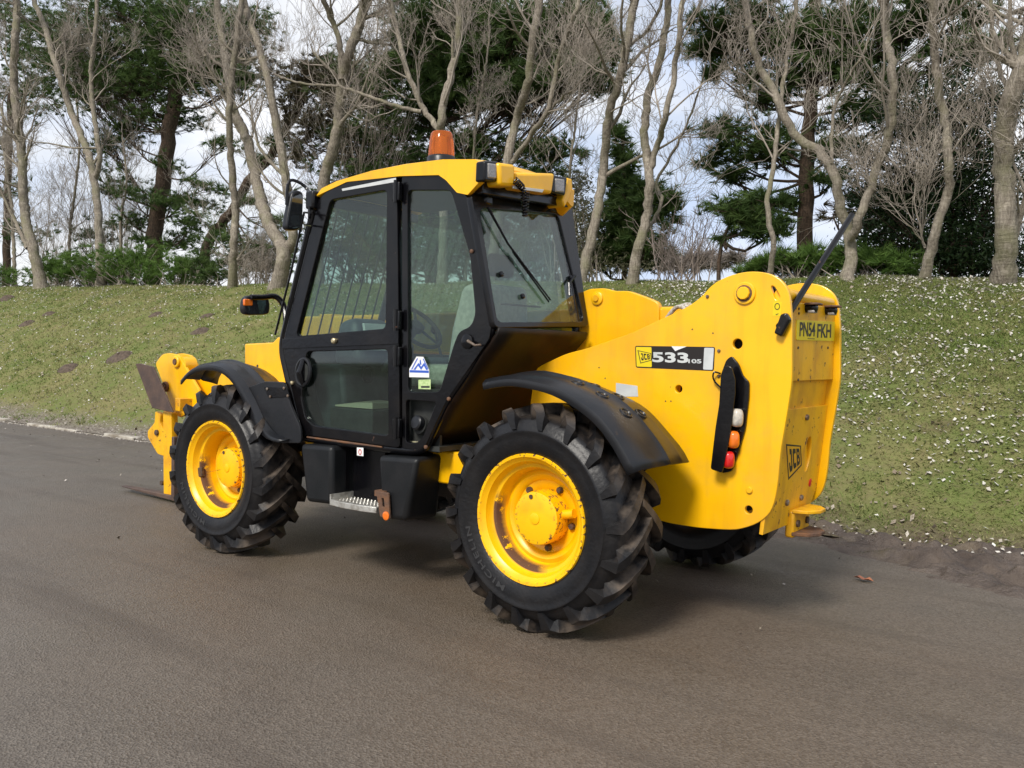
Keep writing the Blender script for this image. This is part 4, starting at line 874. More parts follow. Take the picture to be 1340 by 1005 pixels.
# lower plate, leaning forward towards the ground
zl = onX(1020, 690, TX + .10)[2]
lp_t, lp_b = np.array((TX + .025, 0, zb2)), np.array((TX + .09, 0, zl))
lpn = unit((-(lp_t - lp_b)[2], 0, (lp_t - lp_b)[0])); lpB = unit(lp_t - lp_b); lpF = ((0, -1, 0), lpB, lpn)
def lp(px, py, off=0): return onP(px, py, lp_t, lpn) + lpn * off
def lpx(y, z):
    k = (z - lp_b[2]) / (lp_t[2] - lp_b[2]); q = lp_b + (lp_t - lp_b) * k; return np.array((q[0], y, q[2]))
hy = lp(1057, 594); jc = ellipse(hy, YA, lpB, .052, .10)
LPL = plate('lower_rear_plate', [[lpx(YLi + .01, zb2), lpx(YRi, zb2), lpx(YRi, zl + .16), lpx(YRi + .14, zl), lpx(YLi + .02, zl), lpx(YLi + .02, zl + .1)], jc], .022, M['yellow_worn'], TH, frame=lpF, bevel=.003)
plate('plate_hole_shade', [[lpx(YLi, zb2 - .02) - lpn * .035, lpx(YRi, zb2 - .02) - lpn * .035, lpx(YRi, zl + .17) - lpn * .035, lpx(YLi, zl + .17) - lpn * .035]], .01, M['dark'], TH, frame=lpF, bevel=.001)  # added dark sheet close behind the oval opening, so it reads as shaded
lq = [lp(1028.5, 581, .001), lp(1048, 583, .001), lp(1049, 609, .001), lp(1031.5, 628, .001)]
lc = cen(lq)
logo_quad(lq, lpF, LPL, v0=.14, v1=.84, u0=.13, u1=.88)
for px, py in ((1029, 657.6), (1047.5, 651), (1055, 546)): part('bolt', MB().lathe([(.017, 0), (.017, .010), (.012, .014)], lp(px, py), lpn, 10), M['steel'], TH)
part('red_reflector', MB().lathe([(.024, 0), (.024, .005), (.018, .008)], lp(1060, 631.5, -.002), lpn, 18), M['lens_red'], TH)
# hitch clevis
hp = lp(1036, 684); 
HT = part('tow_hitch', MB().box((hp[0] - .03, hp[1] - .21, hp[2] - .075), (hp[0] + .02, hp[1] + .055, hp[2] + .075)), M['yellow_worn'], TH, bevel=.012)
for s in (1, -1):
    zc = hp[2] + s * .062
    q = [(hp[0] - .02, hp[1] + .06, zc), (hp[0] - .10, hp[1] + .035, zc), (hp[0] - .145, hp[1] - .03, zc), (hp[0] - .145, hp[1] - .12, zc), (hp[0] - .10, hp[1] - .185, zc), (hp[0] - .02, hp[1] - .21, zc)]
    part('hitch_jaw', MB().prism(q[::-1], (0, 0, .020)), M['yellow_worn' if s > 0 else 'rust'], HT, bevel=.004)
for dy in (.0, -.15): part('hitch_bolt', MB().lathe([(.02, 0), (.02, .012)], hp + np.array((-.03, dy, 0)), -XA, 10), M['darkbolt'], HT)
# number plate and the two lamps over it
n4 = [bk(1042.8, 418.5, -.004), bk(1093, 421, -.004), bk(1092, 446.5, -.004), bk(1042.3, 445, -.004)]
NPL = plate('number_plate', [rounded(n4, .008)], .004, M['platey'], TH, frame='rear', bevel=.0008)
def nq(u, v, off=.0006):
    a = n4[0] * (1 - u) + n4[1] * u; b = n4[3] * (1 - u) + n4[2] * u; return a * (1 - v) + b * v - XA * off
Wn = np.linalg.norm(n4[1] - n4[0]); Hn = np.linalg.norm(n4[3] - n4[0])
frn = (unit(n4[1] - n4[0]), (0, 0, 1), (-1, 0, 0))
lettering('PN54', nq(.262, .45), Wn * .385, Hn * .73, M['print'], NPL, frame=frn, bold=.022)
lettering('FKH', nq(.70, .49), Wn * .375, Hn * .73, M['print'], NPL, frame=frn, bold=.022)
part('maker_line', MB().box(nq(.36, .905) - np.array((.0005, .055, .0015)), nq(.36, .905) + np.array((.0005, .055, .0015))), M['print'], NPL)
for px, py in ((1055, 404), (1081, 407)):
    c = bk(px, py); L1 = part('number_plate_lamp', MB().lathe([(.026, 0), (.030, .03), (.024, .055), (.012, .06)], c + ZA * .004, -XA, 14), M['black'], TH)
    part('lamp_hood', MB().box(c + np.array((-.075, -.042, .018)), c + np.array((-.001, .04, .030))), M['rust'], L1, bevel=.005)
    part('lamp_glass', MB().box(c + np.array((-.052, -.03, -.025)), c + np.array((-.016, .028, -.008))), M['lamp'], L1, bevel=.006)
for px, py in ((1045, 404), (1045, 410), (1044, 455), (1083, 455), (1044, 497)): part('bolt', MB().lathe([(.007, 0), (.007, .005)], bk(px, py), -XA, 8), M['darkbolt'], TH)
part('hinge_strip', MB().box((TX - .008, YL - .012, bk(1038, 460)[2]), (TX + .004, YL - .001, bk(1038, 410)[2])), M['steel'], TH)
# top deck between the plates behind the boom
zz = onY(1024, 367, YL)[2]
part('tail_crossmember', MB().box((TX + .07, YRi, .80), (TX + .30, YLi, 1.1)), M['yellow'], TH, bevel=.01)
part('tail_floor', MB().box((-.75, YRi, .56), (TX + .3, YLi, .60)), M['yellow'], TH)
# black steel arm standing off the tail
b0, b1 = onY(1013, 438, YL + .03), onY(1026, 411, YL + .03)
q = rounded(SY([(1012, 436), (1021, 411), (1028, 409), (1033, 418), (1022, 441)], YL + .045), .01)
ARM = plate('arm_socket', [q], .045, M['black'], TH, bevel=.01)
e0, e1 = onY(1021, 428, YL + .03), onX(1115, 281, TX - .12)
part('stay_arm', MB().tube([e0, e0 * .9 + e1 * .1, e1], [.024, .017, .016], 12), M['black'], TH)

# ---- tail lamp with its guard
yg = YL + .085
mount = rounded(SY([(943, 490), (950, 471), (957, 465.5), (966, 476), (972, 492), (980, 500), (979.5, 520), (975, 560), (966, 592), (957, 617), (945, 619.5), (936, 610)], YL + .02), .015)
TLM = plate('tail_lamp_mount', [mount], .018, M['black'], TH, bevel=.004)
gd = rounded(SY([(945, 489), (950, 478), (957, 480), (962, 497), (962, 515), (955, 570), (945, 619), (929.5, 614), (936, 560), (943, 515)], yg), .015)
plate('lamp_guard', [gd], .012, M['black'], TLM, bevel=.003)
for px, py, m_, hh in ((966, 547, 'lens_white', .047), (961, 575.5, 'lens_orange', .045), (954.5, 602, 'lens_red', .045)):
    c = onY(px, py, YL + .055); b = MB()
    pr = [(.0, .022), (.30, .0215), (.62, .018), (.86, .011), (1, 0)]
    ax = unit((-.75, .65, 0)); uu = unit(np.cross(ax, ZA))
    rows = [[c + ax * h + uu * (.028 * r * math.copysign(abs(math.cos(a)) ** .6, math.cos(a))) + ZA * (hh * r * math.copysign(abs(math.sin(a)) ** .6, math.sin(a))) for a in np.linspace(0, 2 * math.pi, 25)] for r, h in pr[::-1]]
    rows.insert(0, [p - ax * .03 for p in rows[0]]); b.loft(rows)
    part('tail_lens', b, M[m_], TLM)
cb = [onY(943, 489, YL + .01), onY(935, 487, YL + .03), onY(933, 493, YL + .03), onY(936, 500, YL + .02), onY(943, 507, YL + .02)]
part('lamp_cable', MB().tube(smooth_path(cb), .005, 6), M['black'], TLM)

# ---- boom
BY0, BY1 = -.36, -.03
def bp(px, py, y=BY1): return onY(px, py, y)
outer = [(-.98, 1.62), (-.93, 1.80), (-.80, 1.86), (-.55, 1.84), (-.30, 1.76), (3.27, 1.735), (3.33, 1.40), (3.0, 1.44), (-.2, 1.44), (-.85, 1.50)]
BOOM = part('boom', MB().prism([(x, BY1, z) for x, z in outer][::-1], (0, BY0 - BY1, 0)), M['yellow'], TH, bevel=.02, seg=3)
part('boom_collar', MB().box((2.86, BY0 - .015, 1.425), (3.0, BY1 + .015, 1.75)), M['yellow'], BOOM, bevel=.008)
nose = SY([(320, 450), (357, 448), (363, 441.5), (390, 438.5), (400, 440), (400, 500), (345, 502), (320, 480)], BY1 - .02)
part('boom_nose', MB().prism(nose, (0, BY0 - BY1 + .04, 0)), M['yellow'], BOOM, bevel=.012, seg=3)
neck = SY([(330, 476), (332, 520), (258, 536), (250, 500), (262, 488)], BY1 - .05)
part('boom_neck', MB().prism(neck, (0, BY0 - BY1 + .10, 0)), M['yellow'], BOOM, bevel=.012, seg=3)
part('nose_hole', MB().lathe([(.014, 0), (.014, .002)], onY(337, 479, BY1 - .02), YA, 10), M['darkbolt'], BOOM)
# ram bracket with pin on the near side of the boom, beside the cab
y1 = BY1 + .02
br = rounded(SY([(752, 400), (758, 384), (771, 378), (791, 377), (805, 381), (822, 380.5), (846, 389), (862, 396), (862, 470), (752, 470)], y1), .03)
RB = plate('ram_bracket', [br], .05, M['yellow'], BOOM, bevel=.006)
p = onY(782, 390.5, y1); b = part('bracket_pin', MB().lathe([(.042, -.01), (.042, .012), (.034, .016), (.02, .018)], p, YA, 24), M['yellow'], BOOM)
part('pin_head', MB().lathe([(.02, .01), (.02, .028)], p, YA, 10), M['yellow_worn'], b)
for k in range(3):
    a = onY(893 + 5 * k, 402 - 1.5 * k, .05 - .1 * k)
    part('hydraulic_hose', MB().tube(smooth_path([a + (-.10, .03, -.11), a + (-.04, .02, -.03), a + (.02, -.01, .004), a + (.08, -.03, -.02), a + (.16, -.04, -.12)]), .013, 8), M['hose'], TH)

# ---- boom head, fork carriage and forks
HY = .04
hd = SY([(212, 463.5), (222, 462), (234, 465), (247, 488.5), (261, 512), (258, 530), (236, 547), (228, 541), (203, 476)], HY)
HD = plate('boom_head', [rounded(hd, .04)], .03, M['yellow'], TH, bevel=.006)
plate('head_cheek', [rounded([p + np.array((0, -.13, 0)) for p in hd], .04)], .03, M['yellow'], HD, bevel=.006)
a, b_ = onY(236, 478, HY), onY(240, 530, HY)
part('head_tube', MB().tube([a + YA * -.005, a - YA * .13], .085, 18), M['yellow'], HD)
part('head_tube', MB().tube([b_ + YA * -.035, b_ - YA * .13], .06, 18), M['yellow'], HD)
for px, py, r in ((232, 473.5, .055), (217.5, 506, .05)):
    p = onY(px, py, HY); q = part('head_pin', MB().lathe([(r, 0), (r, .02), (r * .85, .026), (r * .6, .026), (r * .55, .018)], p, YA, 24), M['yellow' if r > .052 else 'rust'], HD)
    part('pin_head', MB().lathe([(r * .5, .01), (r * .5, .035)], p, YA, 10), M['rust'], q)
CY = .17
CAR = part('fork_carriage', MB().box((4.72, -.66, .86), (4.80, CY, .98)), M['yellow_worn'], TH, bevel=.006)
part('carriage_bar', MB().box((4.72, -.66, .30), (4.79, CY, .40)), M['yellow_worn'], CAR, bevel=.006)
q = SY([(177, 476), (182, 475.5), (200, 480), (226, 540), (199, 534)], CY + .05)
plate('steel_cheek', [rounded(q, .012)], .02, M['brown_steel'], CAR, bevel=.004)
plate('steel_cheek', [rounded([p - YA * .80 for p in q], .012)], .02, M['brown_steel'], CAR, bevel=.004)
for yy in (CY, -.62):
    d = np.array((0, yy - CY, 0))
    q = [p + d for p in SY([(214, 537), (226, 541), (226, 600), (229, 655), (214, 600)], CY)]
    post = [p + d for p in SY([(213, 538), (224, 541), (226, 652), (214, 649)], CY)]
    plate('carriage_post', [post], .07, M['yellow_worn'], CAR, bevel=.006)
    lug = [p + d for p in SY([(203, 538), (210, 542), (209, 553), (214, 563), (214, 585), (214, 597), (206, 594), (193, 572), (193, 564), (202, 553)], CY)]
    plate('fork_hanger', [rounded(lug, .02)], .05, M['yellow_worn'], CAR, bevel=.006)
    p = onY(206, 566, CY) + d; part('hanger_bolt', MB().lathe([(.028, 0), (.028, .018), (.02, .022)], p, YA, 10), M['darkbolt'], CAR)
    p = onY(212, 632, CY) + d; part('hanger_bolt', MB().lathe([(.022, -.02), (.022, .012)], p, YA, 10), M['darkbolt'], CAR)
fx = onY(230, 652, CY)[0]
for yy in (CY - .03, -.62):
    b = MB()
    b.hexa([(fx - .02, yy - .06, .055), (fx + .035, yy - .06, .05), (fx + .035, yy + .06, .05), (fx - .02, yy + .06, .055)],
           [(fx - .01, yy - .06, .62), (fx + .03, yy - .06, .62), (fx + .03, yy + .06, .62), (fx - .01, yy + .06, .62)])
    tip = onP(159, 636, (0, CY, 0), (0, 1, 0)); tx = tip[0]
    b.hexa([(fx - .02, yy - .06, .02), (tx, yy - .03, .045), (tx, yy + .03, .045), (fx - .02, yy + .06, .02)],
           [(fx - .02, yy - .06, .068), (tx, yy - .03, .058), (tx, yy + .03, .058), (fx - .02, yy + .06, .068)])
    part('fork', b, M['brown_steel'], TH, bevel=.006)
part('tilt_link', MB().tube([(4.2, -.16, .98), (4.72, -.16, .45)], .05, 14), M['black'], TH)
part('lower_link', MB().box((4.15, -.3, .86), (4.75, -.02, .96)), M['yellow'], TH, bevel=.01)
part('link_pin', MB().tube([(4.45, .14, .66), (4.45, -.5, .66)], .03, 12), M['black'], TH)

# ---- chassis under the cab, axles
part('chassis_frame', MB().box((-.55, -.36, .62), (3.25, .39, .92)), M['yellow'], TH, bevel=.012)
part('chassis_outrigger', MB().box((.42, .38, .66), (.98, .80, .86)), M['yellow'], TH, bevel=.012)
part('frame_skid', MB().box((.3, -.3, .48), (2.4, .36, .62)), M['dark'], TH, bevel=.01)
part('front_frame', MB().box((2.95, -.40, .70), (3.55, .36, 1.18)), M['yellow'], TH, bevel=.015)
for x in (0, 2.75):
    part('axle', MB().lathe([(.09, -.92), (.10, -.5), (.15, -.24), (.20, 0), (.15, .24), (.10, .5), (.09, .92)], (x, 0, .60), YA, 20), M['dark'], TH)
EC = part('engine_cover', MB().hexa([(.35, -1.08, .72), (2.05, -1.08, .72), (2.05, -.46, .72), (.35, -.46, .72)], [(.42, -1.02, 1.42), (1.98, -1.02, 1.36), (1.98, -.46, 1.36), (.42, -.46, 1.42)]), M['yellow'], TH, bevel=.05, seg=3)

# ---- wheels
def tyre_mb():
    b = MB()
    prof = [(.315, .155), (.335, .178), (.36, .191), (.39, .201), (.42, .205), (.445, .2045), (.452, .208), (.462, .208), (.468, .200), (.49, .190), (.512, .178), (.530, .155), (.540, .11), (.544, .05), (.545, 0)]
    full = prof + [(r, -y) for r, y in prof[-2::-1]]
    b.lathe(full, (0, 0, 0), YA, 72, cap=False)
    nl = 18
    st = [(-.035, .598), (.03, .600), (.09, .599), (.14, .594), (.172, .584), (.196, .562), (.203, .520), (.2055, .474)]
    for side in (1, -1):
        for i in range(nl):
            a0 = (i + (.5 if side < 0 else 0)) * 2 * math.pi / nl
            rows = []
            for k, (y, r) in enumerate(st):
                t = (y + .035) / .24
                a = a0 + .36 * t + (.02 if k >= 5 else 0)
                if k >= 6: a = a0 + .375 + .02 * (k - 6)
                hw = .023 + .012 * t; hb = hw + .014
                if k >= 5: hw, hb = hw * (.86 if k == 5 else .72 if k == 6 else .5), hb * (.92 if k == 5 else .8 if k == 6 else .6)
                base = r - .066 if k < 5 else r - .04 if k == 5 else r - .01
                def P(da, rr, yy=y): return (rr * math.cos(a + da), side * yy, rr * math.sin(a + da))
                skew = .0
                yb = y if k < 5 else y - .035
                rows.append([P(-hb / .58, base, yb), P(-hw / .6, r), P(hw / .6, r), P(hb / .58, base, yb)])
            if side < 0: rows = [rw[::-1] for rw in rows]
            n0 = len(b.v); b.loft(rows[::-1])
            b.add(rows[0], [(0, 1, 2, 3)]); b.add(rows[-1], [(3, 2, 1, 0)])
    return b
ty_me = tyre_mb().mesh('tyre', 32)
def wheel(x, y, side, rot, front):
    W = empty('wheel', (x, y, .60), TH)
    W.rotation_euler = (0, rot, 0 if side > 0 else math.pi)
    t = link('tyre', ty_me, M['tyre'], W); t.data.materials.clear() if not t.data.materials else None
    if not t.data.materials: t.data.materials.append(M['tyre'])
    dz = -.03 if front else 0
    o = .175
    prof = [(.305, .13), (.333, o + .002), (.341, o + .008), (.338, o + .014), (.328, o + .012), (.316, o - .004), (.305, o - .012), (.296, o - .045), (.288, o - .055), (.270, o - .060), (.262, o - .075), (.258, o - .12), (.248, o - .135 + dz), (.225, o - .125 + dz), (.205, o - .135 + dz), (.192, o - .155 + dz), (.12, o - .16 + dz)]
    rim = part('rim', MB().lathe(prof, (0, 0, 0), YA, 64, cap=False), M['rim'], W, solid=.006)
    hb = o - .16 + dz; hf = o - .045 + dz * 1.6
    hub = part('hub', MB().lathe([(.142, hb), (.142, hf - .03), (.139, hf - .022), (.137, hf - .004), (.128, hf), (.03, hf + .003), (.03, hf + .007), (.02, hf + .01)], (0, 0, 0), YA, 40), M['rim'], W)
    for k in range(5):
        a = R(52 + 72 * k); part('wheel_stud', MB().lathe([(.019, 0), (.019, .022), (.013, .03)], (.168 * math.cos(a), hb, .168 * math.sin(a)), YA, 8), M['darkbolt'], W)
    a = R(172); part('hub_boss', MB().tube([(.13 * math.cos(a), hb + .05, .13 * math.sin(a)), (.205 * math.cos(a), hb + .05, .205 * math.sin(a))], .024, 14), M['rim'], W)
    part('drain_plug', MB().lathe([(.012, 0), (.012, .012)], (.115 * math.cos(R(80)), hf - .006, .115 * math.sin(R(80))), YA, 8), M['darkbolt'], W)
    if front:
        part('valve_cap', MB().tube([(-.06, hb + .09, .0), (.285, o - .08, -.01)], .001, 6), M['darkbolt'], W)
        part('valve_plate', MB().box((.25, o - .07, -.035), (.30, o - .045, .035)), M['darkbolt'], W, bevel=.006)
    if side > 0:
        cu = bpy.data.curves.new('lettering', 'FONT'); cu.body = 'MICHELIN'; cu.size = 1; cu.extrude = .5; cu.space_character = 1.25; cu.offset = .02
        me = curve_mesh(cu); co = np.array([v.co[:] for v in me.vertices]); lo_, hi_ = co.min(0), co.max(0)
        for v in me.vertices:
            f_ = (v.co.x - lo_[0]) / (hi_[0] - lo_[0]); g_ = (v.co.y - lo_[1]) / (hi_[1] - lo_[1])
            rr_ = .386 + .032 * g_
            yy_ = .2010 + .004 * g_ + .0018 if v.co.z > 0 else .19
            ang = R(-66) + f_ * R(58)
            v.co = (rr_ * math.cos(ang) , yy_, rr_ * math.sin(ang))
        link('lettering', me, M['rubber_grey'], W)
    return W
wheel(0, .94, 1, R(4), False); wheel(2.75, .94, 1, R(11), True); wheel(0, -.94, -1, R(7), False); wheel(2.75, -.94, -1, R(0), True)

# ---- mudguards
def lofted(name, outer, inner, m, crown=.03, lip=.04, axle=(0, .60), drop=.0):
    rows = []
    n = 22
    def res(pl):
        pl = [np.array(p, float) for p in smooth_path(pl, 8)]
        s = np.concatenate([[0], np.cumsum([np.linalg.norm(b - a) for a, b in zip(pl[:-1], pl[1:])])]); s /= s[-1]
        return [np.array([np.interp(t, s, [p[k] for p in pl]) for k in range(3)]) for t in np.linspace(0, 1, n)]
    O, I = res(outer), res(inner)
    for a, b in zip(O, I):
        rad = unit((a[0] - axle[0], 0, a[2] - axle[1]))
        a1 = a + rad * lip * .8 + np.array((0, -.012, 0)); a2 = a + rad * (lip + .012) + np.array((0, -.05, 0))
        row = [a, a1, a2]
        for t in (.25, .45, .5, .55, .8, 1): row.append(a2 * (1 - t) + b * t + rad * (crown * 4 * t * (1 - t) * .5 + (.012 if abs(t - .5) < .02 else 0)))
        rows.append(row)
    o = part(name, MB().loft(rows), m, TH, solid=.010); return o, rows
ro = [(.335, 1.10, 1.259), (.225, 1.10, 1.278), (.115, 1.10, 1.284), (-.07, 1.10, 1.26), (-.215, 1.10, 1.209), (-.357, 1.10, 1.129), (-.455, 1.10, 1.035), (-.525, 1.10, .94), (-.56, 1.10, .885)]
ri = [(.31, .60, 1.315), (.19, .60, 1.330), (.08, .60, 1.325), (-.148, .60, 1.262), (-.368, .60, 1.178), (-.531, .60, 1.036), (-.60, .60, .965), (-.635, .60, .91)]
G, rw = lofted('rear_mudguard', ro, ri, M['plastic'], lip=.045)
for i, j in ((9, 4), (9, 7), (12, 4), (12, 7), (15, 4), (15, 7)):
    p = (np.array(rw[i][j]) + np.array(rw[i][j - 1])) / 2; rd = unit((p[0], 0, p[2] - .6))
    part('mudguard_bolt', MB().lathe([(.040, -.002), (.036, .010), (.028, .012), (.022, .003), (.012, .003), (.011, .010), (.002, .011)], p, rd, 16), M['plastic'], G)
fo = SY([(237, 503), (248, 491), (263, 485), (283, 485.5), (299, 495), (311, 511), (321, 530), (333, 556), (347, 573), (364, 579)], 1.10)
fi = SY([(284, 503), (288, 490), (298, 480), (316, 476.5), (336, 481), (352, 489), (368, 505), (380, 540), (388, 572)], .63)
G2, rw2 = lofted('front_mudguard', fo, fi, M['plastic'], lip=.04, crown=.03, axle=(2.75, .6))
q = rounded(SY([(322, 508), (345, 499), (372, 500), (380, 530), (393, 560), (394, 580), (362, 580), (347, 574), (332, 553)], 1.045), .03)
plate('mudguard_skirt', [q], .02, M['plastic'], G2, bevel=.005)
q = rounded(SY([(345, 506), (375, 507), (379, 519), (351, 521)], 1.052), .01); plate('bracket_plate', [q], .008, M['black'], G2, bevel=.002)
for px, py in ((350, 509), (354, 519), (372, 508), (377, 518)): part('mudguard_bolt', MB().lathe([(.010, 0), (.010, .006), (.006, .008)], onY(px, py, 1.053), YA, 8), M['steel'], G2)

# ---- step boxes and step
def pbox(name, front, depth, m, y, taper=0, bevel=.03):
    f = SY(front, y); bks = [p - YA * depth for p in f]
    return part(name, MB().prism(f[::-1], (0, -depth, 0)), m, TH, bevel=bevel, seg=3)
SB1 = pbox('front_step_box', [(392, 581), (434, 584), (434, 661), (400, 657)], .42, M['box'], 1.04)
f = SY([(494, 596), (547, 600), (530, 682), (499, 679)], 1.04)
bkp = [onY(494, 596, 1.04) - YA * .45, onY(580, 594, .78) + ZA * .0, onY(572, 677, .78), onY(499, 679, 1.04) - YA * .45]
b = MB().hexa([f[3], f[2], bkp[2], (f[3][0], .6, f[3][2])], [f[0], f[1], bkp[1], (f[0][0], .6, f[0][2])])
SB2 = part('rear_step_box', b, M['box'], TH, bevel=.03, seg=3)
a, c = onY(436, 586, .86), onY(500, 672, .86)
part('step_recess_panel', MB().box((c[0] - .02, .60, .44), (a[0] + .12, .86, .86)), M['black'], TH)
part('recess_strut', MB().box(onY(455, 640, .9) - np.array((.012, .0, 0)), onY(455, 640, .9) + np.array((.012, .03, .28))), M['black'], TH)
s0, s1 = onY(431, 655, 1.06), onY(491, 670, 1.06)
zs = (s0[2] + s1[2]) / 2 + .004
ST = part('step_tread', MB().box((s1[0], .84, zs - .012), (s0[0], 1.05, zs)), M['alu'], TH)
lipp = [(s0[0] + .004, 1.055, zs - .005), (s0[0] * .7 + s1[0] * .3, 1.075, zs - .005), (s0[0] * .3 + s1[0] * .7, 1.075, zs - .005), (s1[0] - .002, 1.055, zs - .005)]
part('step_edge', MB().prism([(p[0], p[1], zs - .024) for p in lipp] + [(p[0], p[1] - .035, zs - .024) for p in lipp[::-1]], (0, 0, .038)), M['alu'], ST, bevel=.004)
part('step_cheek', MB().box((s0[0] - .004, .86, zs), (s0[0] + .008, 1.05, zs + .045)), M['alu'], ST)
tb = MB()
for i in range(13):
    for j in range(6): x_, y_ = s1[0] + .02 + i * (s0[0] - s1[0] - .04) / 12, .86 + j * .032; tb.lathe([(.008, 0), (.005, .009)], (x_, y_, zs), ZA, 6)
part('step_stud', tb, M['alu'], ST)['kind'] = 'stuff'
q = rounded(SY([(492, 643), (508, 645), (510, 680), (497, 676)], 1.07), .01)
sl = rounded(SY([(499, 652), (502, 652), (503, 664), (500, 663)], 1.07), .004)
RBk = plate('rusty_bracket', [q, sl], .015, M['rust'], TH, bevel=.003)
part('orange_reflector', MB().lathe([(.026, 0), (.026, .006), (.018, .009), (.006, .008)], onY(505.5, 675, 1.072), YA, 20), M['lens_orange'], RBk)
part('bracket_arm', MB().box(onY(497, 646, 1.05) + np.array((-.05, -.2, -.015)), onY(497, 646, 1.05) + np.array((.03, .015, .02))), M['rust'], RBk)
NS = plate('warning_sticker', [SY([(467, 585.5), (475.5, 586), (475.5, 597), (467, 596)], .987)], .001, M['white'], TH, bevel=.0002)
plate('warning_mark', [ellipse(onY(471, 591.5, .9885), XA, ZA, .014, .018), ellipse(onY(471, 591.5, .9885), XA, ZA, .009, .012)], .0008, M['lens_red'], NS, bevel=.0001)

# ---- cab
CL, CR = .98, .06
def cy(*q, y=CL): return SY(list(q), y)
sidepx = [(416, 259), (371, 443), (371, 463), (396, 571), (528, 588), (553, 588), (584, 526), (633, 452), (646, 426), (613, 256), (592, 240), (576, 230), (523, 231), (454, 236), (430, 246)]
CAB = empty('cab', (1.2, .52, .88), TH)
def cpart(name, mb, m, **k):
    o = part(name, mb, m, CAB, **k); o.location = (-1.2, -.52, -.88); return o
def cplate(name, cs, th, m, **k):
    o = plate(name, cs, th, m, CAB, **k); o.location = (-1.2, -.52, -.88); return o
fr_path = cy(*[(416, 259), (393, 352), (371, 446), (371, 463), (384, 520), (397, 572), (460, 581), (541, 590), (556, 587), (584, 527), (612, 486), (636, 446), (645, 428), (641, 405), (628, 335), (611, 256)], y=CL - .03)
fp = rounded([fr_path[0]] + fr_path[1:-1] + [fr_path[-1]], .05, 3)[3:-3]
cpart('frame_tube', MB().tube([fr_path[0]] + fp + [fr_path[-1]], .030, 12), M['black'])
fr2 = [np.array((p[0], CR + .03, p[2])) for p in [fr_path[0]] + fp + [fr_path[-1]]]
cpart('frame_tube', MB().tube(fr2, .030, 12), M['black'])
cpart('roof_rail', MB().tube(cy((416, 259), (440, 241), (485, 232), (523, 229), (576, 228), (596, 240), (611, 256), y=CL - .03), .026, 10), M['black'])
# side panel round the fixed quarter window
qo = rounded(cy((525.5, 229), (576, 228), (592, 240), (611, 256), (644, 420), (640, 444), (584, 525), (556, 585), (541, 589), (526, 587)), .02)
qh = rounded(cy((533, 249), (590, 249), (615, 335), (622, 411), (616, 427), (600, 434), (593, 453), (575, 513), (534, 513)), .035)
ql = rounded(cy((531, 523), (571, 526), (553, 572), (545, 580), (531, 579)), .025)
cplate('quarter_frame', [qo, qh, ql], .035, M['black'], bevel=.004)
def pane(name, pts, m, inset=.015, frame='side', par=None):
    Nn = np.array(FRAMES[frame][2] if isinstance(frame, str) else frame[2], float)
    return cplate(name, [[np.array(p) - Nn * inset for p in pts]], .005, m, frame=frame, bevel=.0005)
QW = pane('quarter_window', rounded(cy((531, 246), (592, 246), (618, 335), (625, 411), (616, 430), (602, 438), (595, 456), (577, 515), (532, 515)), .03), M['glass'])
cpart('fuel_recess', MB().box(onY(575, 583, .88) + np.array((-.02, -.0, -.04)), onY(528, 521, .90)), M['interior'])
FC = cpart('fuel_cap', MB().lathe([(.045, 0), (.045, .03), (.036, .038), (.01, .04)], onY(549, 554, .93), (0.1, 1, .25), 18), M['plastic'])
cpart('fuel_neck', MB().lathe([(.06, -.06), (.055, 0)], onY(549, 556, .925), (0.1, 1, .25), 18), M['interior'])
LT = cpart('window_latch', MB().lathe([(.040, 0), (.042, .01), (.03, .016)], onY(612, 447, CL), YA, 18), M['black'])
cpart('latch_lever', MB().tube([onY(612, 446, CL + .02), onY(622, 452, CL + .03), onY(629, 451, CL + .03)], [.009, .007, .006], 8), M['steel'])
for px, py in ((618, 329), (558, 585), (588, 522)): cpart('frame_rivet', MB().lathe([(.012, 0), (.012, .01), (.006, .014)], onY(px, py, CL), YA, 8), M['rust'])
# stickers on the quarter window
K = .982
S1 = cplate('dealer_sticker', [cy((545, 466.5), (554, 467), (561.5, 484), (561.5, 494), (535.5, 493.5), (535.5, 483), y=K)], .001, M['white'], bevel=.0002)
def sp(name, q, m): 
    o = cplate(name, [cy(*q, y=K + .0012)], .0008, M[m], bevel=.0001); return o
sp('sticker_band', [(536, 484.2), (561, 485), (561, 488), (536, 487.3)], 'blue')
sp('sticker_letter', [(541, 483.6), (547.6, 474.8), (551, 480), (555, 474.5), (559.8, 484.2), (557.5, 484), (554.6, 478.6), (551, 484), (547, 478.4), (543.5, 483.8)], 'blue')
sp('sticker_letter', [(538, 483.4), (545.6, 468.8), (547, 469), (539.4, 483.5)], 'blue'); sp('sticker_letter', [(553, 469.4), (554.2, 469.2), (560.8, 483.2), (559.6, 483.2)], 'blue')
sp('sticker_letter', [(549.3, 470.8), (550.4, 470.8), (551.4, 477.2), (549, 477.2)], 'blue')
S2 = cplate('tax_sticker', [cy((547.5, 497), (563.5, 496.5), (563.5, 509.5), (547.5, 509), y=K)], .001, M['palegreen'], bevel=.0002)
sp('sticker_letter', [(551, 505), (562, 505), (562, 507.5), (551, 507.5)], 'interior')

